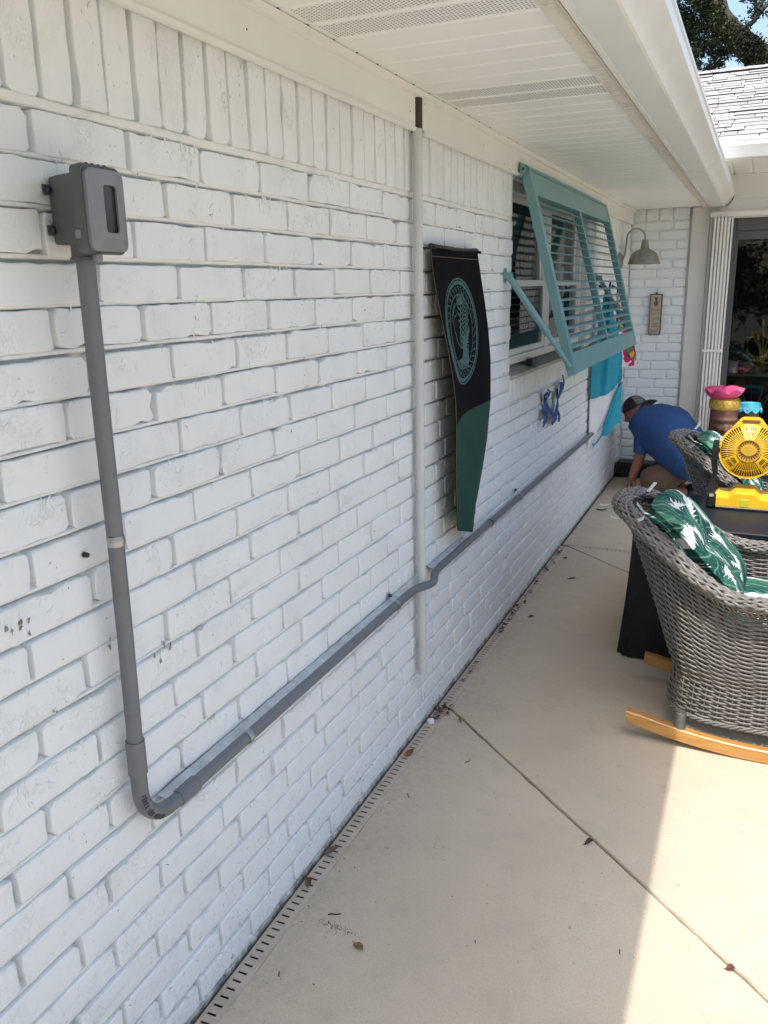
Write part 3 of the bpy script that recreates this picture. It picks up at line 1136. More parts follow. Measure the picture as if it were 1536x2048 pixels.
# ================================================================== CONDUIT
cd = thing('electrical_conduit', 'grey plastic conduit dropping from the outlet box, bending, then running level along the wall', 'conduit', (0.03, 1.0, 0.55))
RX, RC = 0.028, 0.0133
YV = 1.000
ZH = 0.545
def arc(c, a0, a1, r, n, plane='yz', x=RX):
    out = []
    for i in range(n + 1):
        a = lerp(a0, a1, i / n)
        out.append(Vector((x, c[0] + r * math.cos(a), c[1] + r * math.sin(a))))
    return out
m = MB()
m.tube([(0.062, 0.966, 1.524), (0.062, 0.966, 1.507)], 0.0185, 16)
m.tube([(0.062, 0.966, 1.507), (0.062, 0.966, 1.503)], 0.0205, 16)
m.build('box_connector', BOXG, cd, smooth=40)
m = MB()
m.tube([(0.061, 0.967, 1.512), (0.057, 0.971, 1.40), (0.048, 0.981, 1.25), (0.040, 0.991, 1.09), (RX + 0.003, YV, 0.90), (RX, YV, 0.69)], RC, 16)
m.build('riser', CONDUIT, cd, smooth=40)
m = MB()
m.tube([(RX, YV, 0.718), (RX, YV, 0.655)], RC + 0.0032, 16)
m.build('coupling', CONDUIT, cd, smooth=40)
m = MB()
rb = 0.075
m.tube([Vector((RX, YV, 0.66))] + arc((YV + rb, ZH + rb), PI, 1.5 * PI, rb, 14) + [Vector((RX, YV + rb + 0.03, ZH))], RC + 0.001, 16)
elbow = m.build('elbow', CONDUIT2, cd, smooth=40)
# dark print marks on the elbow
m = MB()
for i in range(15):
    a = PI + 0.05 + i * 0.075
    if i in (5, 9): continue
    rr = RC + 0.0014
    th = 0.45
    c = Vector((RX, YV + rb + rb * math.cos(a), ZH + rb + rb * math.sin(a)))
    rad = Vector((0, math.cos(a), math.sin(a)))
    nrm = (Vector((1, 0, 0)) * math.cos(th) + rad * math.sin(th))
    tg = Vector((0, -math.sin(a), math.cos(a)))
    bt = nrm.cross(tg)
    m.obox(c + nrm * rr, tg, bt, nrm, 0.0012 + 0.0007 * (i % 3), 0.004 + 0.0015 * (i % 2), 0.0003)
m.build('print_marks', mat('print_ink', (0.05, 0.05, 0.055), 0.6), elbow)
m = MB()
m.tube([(RX, YV + rb + 0.02, ZH), (RX, YV + rb + 0.075, ZH)], RC + 0.0032, 16)
m.build('coupling', CONDUIT, cd, smooth=40)
m = MB()
m.tube([(RX, YV + rb + 0.05, ZH), (RX, 2.20, ZH + 0.002), (RX + 0.002, 2.26, ZH + 0.002)], RC, 16)
m.build('horizontal_run', CONDUIT, cd, smooth=40)
pts = []
for i in range(25):
    t = i / 24
    yy = lerp(2.24, 2.55, t)
    bulge = math.exp(-((yy - 2.385) / 0.062) ** 2)
    dz = -0.006 * math.exp(-((yy - 2.40) / 0.09) ** 2)
    pts.append((RX + 0.027 * bulge, yy, ZH + 0.002 + dz))
m = MB()
m.tube(pts, RC * 0.97, 16)
m.build('offset_bend', CONDUIT2, cd, smooth=40)
m = MB()
m.tube([(RX, 2.52, ZH + 0.002), (RX, 4.0, ZH), (RX, 6.79, ZH - 0.01)], RC, 16)
m.build('horizontal_run', CONDUIT, cd, smooth=40)
def strap(yy=None, zz=None, vertical=False, screws=True, par=cd):
    m = MB()
    r = RC + 0.0015
    if vertical:
        ctr = lambda a: Vector((RX + 0.011 + r * math.cos(a), yy + r * math.sin(a), zz))
        al = Vector((0, 0, 1))
    else:
        ctr = lambda a: Vector((RX + r * math.cos(a), yy, ZH + 0.001 + r * math.sin(a)))
        al = Vector((0, 1, 0))
    vs = []
    fs = []
    N = 12
    for i in range(N + 1):
        a = lerp(-PI * 0.55, PI * 0.55, i / N)
        p = ctr(a)
        for w in (-0.0085, -0.004, 0.004, 0.0085):
            dn = (p - (ctr(0) + ctr(PI)) / 2).normalized() * (0.0012 if abs(w) < 0.005 else 0)
            vs.append(p + al * w + dn)
    for i in range(N):
        for k in range(3):
            fs.append((i * 4 + k, (i + 1) * 4 + k, (i + 1) * 4 + k + 1, i * 4 + k + 1))
    m.add(vs, fs)
    if not vertical and screws:
        pass
    o = m.build('pipe_strap', STEEL, par, smooth=30)
    if not vertical and screws:
        for z0, z1 in ((ZH + 0.001 + r - 0.002, ZH + r + 0.022), (ZH - r - 0.018, ZH - r + 0.003)):
            e_ = MB(); e_.box((0.004, yy - 0.008, z0), (0.0065, yy + 0.008, z1)); e_.build('strap_ear', STEEL, o)
    if screws:
        s_ = MB()
        if vertical:
            s_.lathe([(0.0, 0.012), (0.004, 0.011), (0.005, 0.003)], (0, yy - 0.032, zz - 0.018), 9, axis='x')
        else:
            s_.lathe([(0.0, 0.016), (0.0045, 0.015), (0.0055, 0.006)], (0, yy, ZH + r + 0.016), 9, axis='x')
            s_.build('screw', BLACKP, o, smooth=True); s_ = MB()
            s_.lathe([(0.0, 0.014), (0.0045, 0.013), (0.0055, 0.006)], (0, yy, ZH - r - 0.012), 9, axis='x')
        s_.build('screw', BLACKP, o, smooth=True)
strap(0.991, 1.079, vertical=True)
strap(1.335, screws=False)
strap(2.145)
strap(3.573)
m = MB()
m.lathe([(RC + 0.001, 0), (RC + 0.0028, 0.003), (RC + 0.0028, 0.008), (RC + 0.001, 0.011)], (RX, 3.105, ZH + 0.001), 16, axis='y')
m.build('clamp_ring', BLACKP, cd, smooth=True)
# sealant and roller paint along the top of the level pipe
def bead(u, v, y0, y1):
    yy = lerp(y0, y1, u)
    a = lerp(0.0, 1.0, v)
    wob = 0.006 * noise.noise(Vector((yy * 30, 0, 2))) + 0.005 * noise.noise(Vector((yy * 90, 1, 2)))
    top = ZH + RC + 0.005 + 0.6 * wob
    x = lerp(0.003, RX - 0.004, a)
    z = lerp(top, ZH + RC - 0.001, a ** 0.8)
    return (x + 0.0025 * math.sin(a * PI) + 0.0012 * noise.noise(Vector((yy * 80, v * 4, 0))), yy, z)
m = MB()
m.grid(lambda u, v: bead(u, v, 1.07, 2.23), 120, 4)
m.grid(lambda u, v: bead(u, v, 2.47, 2.72), 30, 4)
m.build('sealant_bead', SEALANT, cd, smooth=True)

# ================================================================== DRAIN PIPE (vertical white)
dp = thing('drain_pipe', 'slim white vertical pipe on the wall passing up through the frieze gap', 'pipe', (0.03, 2.36, 0.22))
m = MB()
m.tube([(0.026, 2.366, 0.225), (0.024, 2.362, 1.0), (0.024, 2.358, 1.885)], 0.0140, 18)
m.build('pipe', PVC, dp, smooth=40)
m = MB()
m.tube([(0.006, 2.3835, 1.8795), (0.006, 2.3835, 1.968)], 0.0225, 16)
m.build('upper_sleeve', BRONZE, dp, smooth=40)
m = MB()
m.tube([(0.024, 2.3605, 1.529), (0.024, 2.3605, 1.533)], 0.0152, 16)
m.build('clip', PVC, dp, smooth=40)
m = MB(); m.tube([(0.024, 2.3605, 1.547), (0.024, 2.3605, 1.551)], 0.0152, 16)
m.build('clip', PVC, dp, smooth=40)

# ================================================================== WALL BANNER
bn = thing('wall_banner', 'long black and bottle-green pointed banner with a pale teal mermaid emblem hanging on the brick', 'banner', (0.03, 2.65, 1.0))
# outline in wall coordinates: left and right edge as functions of height
LE = [(1.584, 2.452), (1.50, 2.462), (1.30, 2.500), (1.118, 2.528), (1.023, 2.540), (0.85, 2.552), (0.659, 2.592)]
RE = [(1.588, 2.905), (1.50, 2.950), (1.40, 3.000), (1.30, 3.040), (1.192, 3.072), (1.04, 3.092), (0.90, 3.070), (0.80, 3.030), (0.70, 2.975), (0.659, 2.948)]
def interp(tab, z):
    for (z0, y0), (z1, y1) in zip(tab, tab[1:]):
        if z <= z0 and z >= z1:
            t = (z0 - z) / (z0 - z1)
            return lerp(y0, y1, t)
    return tab[0][1] if z > tab[0][0] else tab[-1][1]
def bx(u, z):
    """distance of the cloth from the wall"""
    t = (1.588 - z) / 1.0
    left = 0.020 + 0.050 * smooth01(t * 1.8)
    b = left * (1 - u) ** 1.3 + 0.022 * (1 - (1 - u) ** 1.3)
    return b + 0.010 * math.sin(u * PI * 2.1 + 1.0 + t * 3) * smooth01(t * 2) + 0.006
ZTIP = 0.592
def bpt(u, v, z0, z1, off=0.0):
    z = lerp(z0, z1, v)
    l = interp(LE, z); r = interp(RE, z)
    return Vector((bx(u, z) + off, lerp(l, r, u), z))
ZG = lambda u: 1.020 + 0.022 * u + 0.012 * math.sin(u * PI)
def panel_piece(za, zb, nu, nv):
    m = MB()
    for side in (0.0, -0.002):
        m.grid(lambda u, v: bpt(u, 0, lerp(za(u), zb(u), v), 0, side), nu, nv)
    return m
m = panel_piece(lambda u: 1.586 - 0.006 * math.sin(u * PI), ZG, 24, 36)
m.build('black_panel', BLACKSOFT, bn, smooth=True)
m = panel_piece(lambda u: ZG(u), lambda u: lerp(0.66, 0.655, u) - 0.066 * max(0, 1 - abs(u - 0.62) / 0.62), 24, 28)
m.build('green_panel', GREENCLOTH, bn, smooth=True)
m = MB()
m.tube([bpt(0, 0, z, 0, 0.001) for z in [1.58 - 0.025 * i for i in range(37)]], 0.0013, 6)
m.build('edge_piping', mat('tan_piping', (0.10, 0.07, 0.04), 0.7), bn, smooth=True)
m = MB()
m.tube([(0.030, 2.440, 1.578), (0.032, 2.68, 1.574), (0.026, 2.915, 1.578)], 0.006, 8)
m.build('hanging_rod', BLACKP, bn, smooth=True)
m = MB()
m.tube([bpt(u, 0, 1.548, 0, 0.0014) for u in [i / 20 for i in range(21)]], 0.0011, 5)
m.build('stitching', mat('tan_thread', (0.16, 0.12, 0.08), 0.8), bn)
m = MB()
for yy in (2.452, 2.908):
    m.tube([(0.0, yy, 1.572), (0.042, yy, 1.572)], 0.0045, 8)
m.build('hook_screw', BLACKP, bn)
# emblem (flat print): rings, wave crests, hair strands and a fish tail
EMB = mat('teal_print', (0.046, 0.118, 0.116), 0.75, 0.12, 60)
EC = (2.735, 1.312)
def ept(ex, ez, off=0.0012):
    """emblem coordinates (unit disc stretched) onto the cloth"""
    y = EC[0] - 0.02 + ex * 0.185 + ez * -0.020; z = EC[1] + ez * 0.172
    l = interp(LE, z); r = interp(RE, z)
    u = (y - l) / (r - l)
    u = max(0.0, min(1.0, u))
    return Vector((bx(u, z) + off, l + (r - l) * u, z))
def stroke(m, pts, w, off=0.0012):
    P = [ept(*p, off=off) for p in pts]
    vs = []
    for i, p in enumerate(P):
        d = P[min(i + 1, len(P) - 1)] - P[max(i - 1, 0)]
        d.x = 0
        if d.length < 1e-9: d = Vector((0, 1, 0))
        d.normalize()
        nn = Vector((0, -d.z, d.y)) * w
        vs += [p + nn, p - nn]
    m.add(vs, [(2 * i, 2 * i + 1, 2 * i + 3, 2 * i + 2) for i in range(len(P) - 1)])
m = MB()
ring = lambda r, n=64: [(r * math.cos(2 * PI * i / n), r * 1.0 * math.sin(2 * PI * i / n)) for i in range(n + 1)]
stroke(m, ring(1.0), 0.0028)
stroke(m, ring(0.93), 0.0060)
stroke(m, ring(0.71), 0.0024)
for i in range(34):
    a = 2 * PI * i / 34
    p = [(0.75 * math.cos(a), 0.75 * math.sin(a)), (0.87 * math.cos(a + 0.11), 0.87 * math.sin(a + 0.11)), (0.83 * math.cos(a + 0.16), 0.83 * math.sin(a + 0.16))]
    stroke(m, p, 0.0021)
# wavy hair falling to the right
for k in range(11):
    y0 = 0.60 - k * 0.095
    pts = []
    for i in range(26):
        t = i / 25
        pts.append((lerp(-0.12 + 0.03 * k * 0.3, 0.52 - 0.012 * k, t), y0 - 0.20 * t + 0.055 * math.sin(t * 15 + k * 0.7) + 0.18 * math.sin(t * PI)))
    stroke(m, pts, 0.0030)
for k in range(4):
    r0 = 0.06 + k * 0.045
    stroke(m, [(0.05 + r0 * math.cos(a), 0.50 + r0 * 0.7 * math.sin(a)) for a in [PI * 0.1 + i * 0.2 for i in range(15)]], 0.0024)
# raised arm and back line
stroke(m, [(-0.42, 0.02), (-0.46, 0.20), (-0.35, 0.30), (-0.20, 0.33), (-0.12, 0.42)], 0.0022)
stroke(m, [(-0.42, 0.02), (-0.35, -0.02), (-0.30, -0.14), (-0.20, -0.22), (-0.05, -0.30)], 0.0022)
stroke(m, [(-0.50, 0.30), (-0.35, 0.42), (-0.22, 0.55)], 0.0028)
stroke(m, [(-0.58, 0.22), (-0.42, 0.40), (-0.28, 0.55)], 0.0024)
stroke(m, [(0.08, 0.06), (0.10, -0.10), (0.12, -0.28)], 0.0024)
# tail: broad scaled body and two flukes with ribs
for k in range(9):
    t = k / 8
    stroke(m, [(0.12 + 0.15 * t, -0.08 - 0.02 * t), (0.10 + 0.20 * t, -0.30), (0.12 + 0.22 * t, -0.48), (0.22 + 0.16 * t, -0.62)], 0.0048)
stroke(m, [(0.30, -0.22), (0.45, -0.02), (0.52, 0.02)], 0.010)
for k in range(8):
    a = -2.55 + k * 0.10
    stroke(m, [(0.12, -0.36), (0.12 + 0.36 * math.cos(a + 0.5), -0.34 + 0.20 * math.sin(a + 0.5)), (0.10 + 0.66 * math.cos(a), -0.28 + 0.46 * math.sin(a))], 0.0022)
for k in range(7):
    a = -2.1 + k * 0.11
    stroke(m, [(0.16, -0.42), (0.14 + 0.30 * math.cos(a - 0.2), -0.44 + 0.16 * math.sin(a)), (0.10 + 0.45 * math.cos(a) + 0.05 * k, -0.40 + 0.32 * math.sin(a))], 0.0022)
m.build('emblem', EMB, bn, fix=False)

# ================================================================== BAHAMA SHUTTER
sh = thing('louvered_shutter', 'teal aluminium louvered awning shutter propped open over the wall window', 'shutter', (0.03, 4.4, 1.9))
HX, HZ = 0.042, 1.905
DV = Vector((0.26, 0, -0.9656)).normalized()
NV = Vector((0.9656, 0, 0.26)).normalized()
LS = 0.834
SY0, SY1 = 3.470, 5.345
def sp(s, y, n=0.0):
    return Vector((HX, y, HZ)) + DV * s + NV * n
def rail(s0, s1, y0, y1, t=0.034):
    m = MB()
    m.obox((sp(s0, y0) + sp(s1, y1)) / 2, DV, (0, 1, 0), NV, abs(s1 - s0) / 2, (y1 - y0) / 2, t / 2)
    return m
rail(0.012, LS, SY0, SY0 + 0.048).build('stile', TEAL, sh)
rail(0.012, LS, SY1 - 0.048, SY1).build('stile', TEAL, sh)
rail(0.014, 0.105, SY0 + 0.0485, SY1 - 0.0485, 0.032).build('top_rail', TEAL, sh)
rail(LS - 0.088, LS - 0.002, SY0 + 0.0485, SY1 - 0.0485, 0.032).build('bottom_rail', TEAL, sh)
YMU = (SY0 + SY1) / 2
rail(0.1055, LS - 0.0885, YMU - 0.016, YMU + 0.016, 0.032).build('mullion', TEAL, sh)
NS = 16
for side in (0, 1):
    a, b = ((SY0 + 0.049, YMU - 0.0165), (YMU + 0.0165, SY1 - 0.049))[side]
    me = None
    for i in range(NS):
        s = 0.130 + i * (LS - 0.088 - 0.155) / (NS - 1)
        c = sp(s, (a + b) / 2, -0.002)
        if me is None:
            mm = MB()
            hl = (b - a) / 2
            ang = R(8)
            ca, sa = math.cos(ang), math.sin(ang)
            prof = []
            for q in range(10):
                t = 2 * PI * q / 10
                ex, ez = 0.0235 * math.cos(t), 0.0036 * math.sin(t)
                prof.append((ex * ca + ez * sa, -hl, -ex * sa + ez * ca))
            mm.prism(prof, (0, 2 * hl, 0))
            me = mm.mesh('slat', TEALIN, smooth=40)
        inst('slat', me, sh, c)
m = MB()
m.box((0.0268, SY0 - 0.012, 1.868), (0.0300, SY1 - 0.06, 1.928), 0.001)
m.build('wall_flange', TEAL, sh)
m = MB()
m.tube([(HX - 0.002, SY0 + 0.03, HZ + 0.004), (HX - 0.002, SY1 + 0.03, HZ + 0.004)], 0.0115, 12)
m.build('hinge_tube', TEAL, sh, smooth=40)
m = MB()
m.prism([(0.030, SY0 - 0.012, 1.928), (0.058, SY0 - 0.012, 1.898), (0.030, SY0 - 0.012, 1.868)], (0, 0.004, 0))
m.build('end_bracket', TEAL, sh)
m = MB()
m.lathe([(0, -0.016), (0.005, -0.015), (0.006, -0.010)], (0.040, SY0, 1.902), 10, axis='y')
m.lathe([(0.0, 0.034), (0.0045, 0.033), (0.005, 0.029)], (0, SY0 + 0.012, 1.914), 10, axis='x')
m.build('bolt', BLACKP, sh, smooth=True)
for (yw, yp) in ((3.352, SY0 - 0.012), (SY1 + 0.075, SY1 + 0.012)):
    p0 = Vector((0.022, yw, 1.492)); p1 = sp(LS - 0.035, yp, 0.004)
    mid = p0.lerp(p1, 0.62)
    m = MB()
    m.tube([p0, mid], 0.0135, 12)
    st_ = m.build('strut', TEAL, sh, smooth=40)
    m = MB()
    m.tube([mid, p1], 0.0105, 12)
    m.tube([mid - (p1 - p0).normalized() * 0.012, mid + (p1 - p0).normalized() * 0.004], 0.0155, 12)
    m.build('inner_tube', TEAL, st_, smooth=40)
    m = MB()
    m.box((0.003, yw - 0.016, 1.470), (0.007, yw + 0.016, 1.525), 0.001)
    m.box((0.007, yw - 0.012, 1.484), (0.034, yw - 0.009, 1.510))
    m.box((0.007, yw + 0.009, 1.484), (0.034, yw + 0.012, 1.510))
    m.build('strut_bracket', TEAL, st_)

# black box on the sill
m = MB()
m.box((-0.030, 3.86, WZ0 + 0.016), (0.000, 3.945, WZ0 + 0.046), 0.004)
tag(m.build('sill_gadget', BLACKP), 'small black plastic gadget lying on the window sill', 'gadget')

# ================================================================== BACK WALL OF THE HOUSE
YW = 6.83
bw = thing('house_wall', 'house wall across the end of the patio, smooth white painted brick beside a white door surround', 'wall', (0.3, YW, 0))
m = MB()
m.grid(lambda u, v: (lerp(-0.02, 0.43, u), YW + 0.013 + 0.0012 * noise.noise(Vector((u * 9, v * 40, 2))), lerp(-0.02, 2.0, v)), 18, 80)
m.build('mortar', BRICK2, bw, smooth=True, fix=False)
m = MB()
m.box((-0.3, YW + 0.02, -0.05), (0.70, YW + 0.20, 2.6))
m.box((0.70, YW + 0.02, 1.97), (3.2, YW + 0.20, 2.6))
m.build('wall_core', BRICK2, bw)
BV = [brick_mesh(0.194, 0.0590, 0.022, 700 + i, BRICK2, 0.0012, 0.003) for i in range(10)]
BVH = [brick_mesh(0.094, 0.0585, 0.022, 740 + i, BRICK2, 0.0009, 0.0055) for i in range(6)]
BVS = [brick_mesh(0.092, 0.088, 0.022, 760 + i, BRICK2, 0.0009, 0.0055) for i in range(5)]
rnd = random.Random(21)
for r in range(28):
    z = 1.905 - 0.0335 - r * 0.0685
    if z < 0: break
    x = -0.09 + (0.102 if r % 2 else 0) + rnd.uniform(-0.02, 0.02)
    while x < 0.415:
        a, b = max(x + 0.004, 0.004), min(x + 0.2 - 0.004, 0.416)
        x += 0.203
        if b - a < 0.03: continue
        L = b - a
        if L < 0.13: inst('brick', rnd.choice(BVH), bw, ((a + b) / 2, YW + 0.001, z), (0, 0, -PI / 2), (1, L / 0.094, 1))
        else: inst('brick', rnd.choice(BV), bw, ((a + b) / 2, YW + 0.001, z), (0, 0, -PI / 2), (1, L / 0.194, 1))
for x0, x1 in ((0.006, 0.094), (0.102, 0.190), (0.198, 0.288), (0.296, 0.414)):
    inst('brick', rnd.choice(BVS), bw, ((x0 + x1) / 2, YW + 0.001, 1.952), (0, 0, -PI / 2), (1, (x1 - x0) / 0.092, 1))
# white post, beam over the door and mouldings
m = MB(); m.box((0.430, YW - 0.030, -0.01), (0.552, YW + 0.018, 1.986), 0.004); m.build('door_post', mat('post_white', (0.70, 0.695, 0.66), 0.45, 0.04, 6), bw)
m = MB(); m.tube([(0.424, YW - 0.004, -0.01), (0.424, YW - 0.004, 1.985)], 0.006, 8); m.build('caulk_strip', MATS['post_white'], bw, smooth=True)
m = MB(); m.box((0.552, YW - 0.012, 1.958), (3.2, YW + 0.018, 2.030), 0.002); m.build('beam', CREAM, bw)
m = MB(); m.box((0.552, YW - 0.008, 2.0305), (3.2, YW + 0.018, 2.192)); m.build('beam', CREAM, bw)
m = MB(); m.prism([(0.556, YW - 0.034, 1.945), (0.556, YW - 0.030, 1.957), (0.556, YW + 0.015, 1.957), (0.556, YW + 0.015, 1.90), (0.556, YW - 0.018, 1.90), (0.556, YW - 0.022, 1.938)], (2.6, 0, 0)); m.build('head_moulding', WHITE, bw)
m = MB()
m.tube([(0.558, YW - 0.013, 1.985), (0.60, YW - 0.016, 1.982), (0.655, YW - 0.016, 1.984), (0.672, YW - 0.015, 2.000), (0.690, YW - 0.015, 2.022), (0.700, YW - 0.013, 2.055)], 0.0025, 6)
m.build('sealant_crack', DARKG, bw)

# patio door
pdoor = thing('patio_door', 'dark grey framed glass patio door at the end of the patio', 'door', (1.2, YW, 0))
m = MB()
m.box((0.690, YW + 0.015, 0.0), (0.735, YW + 0.075, 1.895), 0.003)
m.build('jamb', DOORG, pdoor)
m = MB(); m.box((0.7355, YW + 0.012, 1.815), (2.6, YW + 0.075, 1.8995), 0.003); m.build('head', DOORG, pdoor)
m = MB(); m.box((0.7355, YW + 0.030, 1.752), (2.55, YW + 0.070, 1.8145), 0.003); m.build('top_rail', DOORG, pdoor)
m = MB(); m.box((0.7355, YW + 0.030, 0.02), (0.752, YW + 0.070, 1.7515), 0.002); m.build('stile', DOORG, pdoor)
m = MB(); m.box((1.66, YW + 0.030, 0.02), (1.74, YW + 0.070, 1.7515), 0.002); m.build('stile', DOORG, pdoor)
m = MB(); m.box((0.7525, YW + 0.030, 0.02), (1.6595, YW + 0.070, 0.12), 0.002); m.build('bottom_rail', DOORG, pdoor)
m = MB(); m.box((0.7525, YW + 0.047, 0.121), (1.6595, YW + 0.053, 1.7515)); m.build('pane', GLASS, pdoor)
m = MB(); m.box((1.7405, YW + 0.047, 0.02), (2.55, YW + 0.053, 1.7515)); m.build('pane', GLASS, pdoor)
m = MB()
m.box((0.2, 9.2, -0.1), (3.2, 9.25, 2.4)); m.box((0.2, YW + 0.21, -0.1), (0.25, 9.2, 2.4)); m.box((3.15, YW + 0.21, -0.1), (3.2, 9.2, 2.4))
m.box((0.25, YW + 0.21, 2.3), (3.15, 9.2, 2.4)); m.box((0.25, YW + 0.21, -0.1), (3.15, 9.2, 0.0))
m.build('room', ROOM, bw)

# folded accordion storm shutter
ac = thing('storm_shutter', 'white accordion storm shutter folded up beside the patio door', 'shutter', (0.62, 6.78, 0))
m = MB(); m.box((0.5535, YW - 0.020, 0.0), (0.572, YW - 0.0005, 1.925), 0.002); m.build('side_frame', WHITE, ac)
m = MB(); m.box((0.556, YW - 0.10, 1.906), (2.6, YW - 0.036, 1.940), 0.003); m.build('top_track', WHITE, ac)
for i in range(5):
    x = 0.586 + i * 0.0235
    m = MB()
    m.prism([(x, YW - 0.040, 0.02), (x + 0.008, YW - 0.040, 0.02), (x + 0.0155, YW - 0.110, 0.02), (x + 0.0150, YW - 0.126, 0.02), (x + 0.001, YW - 0.126, 0.02), (x, YW - 0.112, 0.02)], (0, 0, 1.884))
    m.build('blade', WHITE, ac)
m = MB(); m.box((0.702, YW - 0.125, 0.02), (0.7125, YW - 0.036, 1.904), 0.002); m.build('lock_stile', WHITE, ac)
m = MB(); m.box((0.572, YW - 0.1315, 0.963), (0.714, YW - 0.1285, 0.983)); m.box((0.686, YW - 0.136, 0.957), (0.698, YW - 0.1316, 0.989)); m.build('strap', WHITE, ac)

# ---------------------------------------------------------------- things inside the door
sf = thing('indoor_shelf', 'teal edged shelf behind the glass of the patio door', 'shelf', (1.1, 7.15, 0))
TEALSHELF = mat('teal_shelf', (0.02, 0.20, 0.16), 0.3, 0.05)
m = MB(); m.box((0.74, 7.04, 0.755), (2.0, 7.34, 0.772), 0.002); m.build('board', TEALSHELF, sf)
for x, y in ((0.76, 7.32), (1.98, 7.32), (1.98, 7.06)):
    m = MB(); m.tube([(x, y, 0.0), (x, y, 1.4)], 0.009, 8); m.build('post', BLACKP, sf)
LEAFM = mat('house_plant_leaf', (0.03, 0.10, 0.06), 0.4, 0.4, 30)
def leaf_blade(m, p, d, L, W, up=Vector((0, 0, 1)), droop=0.4):
    d = Vector(d).normalized()
    s_ = d.cross(up)
    if s_.length < 1e-4: s_ = Vector((1, 0, 0))
    s_.normalize()
    n = d.cross(s_)
    pts = []
    for i in range(5):
        t = i / 4
        c = Vector(p) + d * (L * t) - Vector((0, 0, 1)) * (droop * L * t * t)
        w = W * math.sin(PI * min(0.98, max(0.05, t ** 0.8)))
        pts += [c + s_ * w, c - n * (0.15 * w), c - s_ * w]
    fs = []
    for i in range(4):
        for k in range(2):
            fs.append((i * 3 + k, i * 3 + k + 1, (i + 1) * 3 + k + 1, (i + 1) * 3 + k))
    m.add(pts, fs)
rnd = random.Random(4)
pl = thing('potted_plant', 'dark leafy plant in a plain white pot on the shelf indoors', 'plant', (0.785, 7.13, 0.772), 'plants on the indoor shelf')
m = MB(); m.lathe([(0.0, 0.0), (0.036, 0.0), (0.044, 0.086), (0.047, 0.088), (0.047, 0.096), (0.041, 0.096), (0.039, 0.08), (0.0, 0.08)], (0.785, 7.13, 0.7725), 22); m.build('pot', mat('white_glaze', (0.55, 0.55, 0.52), 0.35), pl, smooth=40)
m = MB()
for k in range(34):
    a = rnd.uniform(0, 2 * PI)
    leaf_blade(m, (0.785 + rnd.uniform(-.02, .02), 7.13 + rnd.uniform(-.02, .02), 0.85 + rnd.uniform(0, .07)), (math.cos(a), math.sin(a), rnd.uniform(0.1, 1.2)), rnd.uniform(.05, .10), rnd.uniform(.010, .018))
m.build('foliage', LEAFM, pl, smooth=True, fix=False)
pl2 = thing('potted_plant', 'plant in a ribbed terracotta pot on the shelf indoors', 'plant', (0.885, 7.12, 0.772), 'plants on the indoor shelf')
m = MB()
m.grid(lambda u, v: (0.885 + (lerp(0.036, 0.043, v) + 0.0018 * abs(math.sin(u * 22 * PI))) * math.cos(2 * PI * u), 7.12 + (lerp(0.036, 0.043, v) + 0.0018 * abs(math.sin(u * 22 * PI))) * math.sin(2 * PI * u), 0.784 + v * 0.07), 132, 2, cu=True)
m.lathe([(0.0, 0.07), (0.041, 0.07), (0.046, 0.076), (0.043, 0.07)], (0.885, 7.12, 0.784), 22)
m.lathe([(0.0, 0.0), (0.047, 0.0), (0.050, 0.010), (0.036, 0.011)], (0.885, 7.12, 0.7725), 22)
m.build('pot', mat('terracotta', (0.30, 0.13, 0.09), 0.7, 0.15), pl2, smooth=35)
m = MB()
for k in range(26):
    a = rnd.uniform(0, 2 * PI)
    leaf_blade(m, (0.885 + rnd.uniform(-.02, .02), 7.12 + rnd.uniform(-.02, .02), 0.85 + rnd.uniform(0, .05)), (math.cos(a), math.sin(a), rnd.uniform(0.2, 1.0)), rnd.uniform(.05, .11), rnd.uniform(.010, .016))
m.build('foliage', LEAFM, pl2, smooth=True, fix=False)
yp = thing('potted_plant', 'pale yellow arching stems in a dark pot on the shelf indoors', 'plant', (0.99, 7.16, 0.772), 'plants on the indoor shelf')
m = MB(); m.lathe([(0, 0), (0.040, 0), (0.047, 0.055), (0.043, 0.055), (0.0, 0.05)], (0.99, 7.16, 0.7725), 20); m.build('pot', BROWNWOOD, yp, smooth=40)
YST = mat('yellow_leaf', (0.42, 0.36, 0.06), 0.5, 0.3)
m = MB()
for k, (dx, h, e) in enumerate(((-0.10, .24, -.02), (-0.02, .30, .05), (0.06, .27, .02), (0.10, .20, -.05), (-0.05, .20, .09))):
    m.tube([(0.99, 7.16, 0.81), (0.99 + dx * .3, 7.16 + e * .3, .81 + h * .7), (0.99 + dx * .8, 7.16 + e, .81 + h), (0.99 + dx * 1.5, 7.16 + e * 1.4, .81 + h * .93)], [0.006, 0.006, 0.008, 0.003], 6)
    leaf_blade(m, (0.99 + dx * .8, 7.16 + e, .81 + h), (dx, e, .5), 0.10, 0.014)
m.build('foliage', YST, yp, smooth=True, fix=False)
br = thing('branch_ornament', 'pale bare branches standing under the indoor shelf', 'ornament', (0.95, 7.2, 0))
m = MB(); m.lathe([(0, 0), (0.07, 0), (0.085, 0.12), (0.05, 0.30), (0.055, 0.32), (0.0, 0.31)], (0.95, 7.2, 0.0), 20); m.build('vase', BLACKP, br, smooth=True)
rnd = random.Random(12)
m = MB()
for k in range(12):
    x, y, z = 0.95, 7.2, 0.30
    dx, dy = rnd.uniform(-.5, .6), rnd.uniform(-.5, .1)
    pts = [(x, y, z)]
    for i in range(7):
        dx += rnd.uniform(-.45, .45); dy += rnd.uniform(-.2, .2)
        x += dx * .055; y = max(7.05, y + dy * .045); z += .055
        pts.append((x, y, z))
    m.tube(pts, [0.005 - 0.0005 * i for i in range(8)], 5)
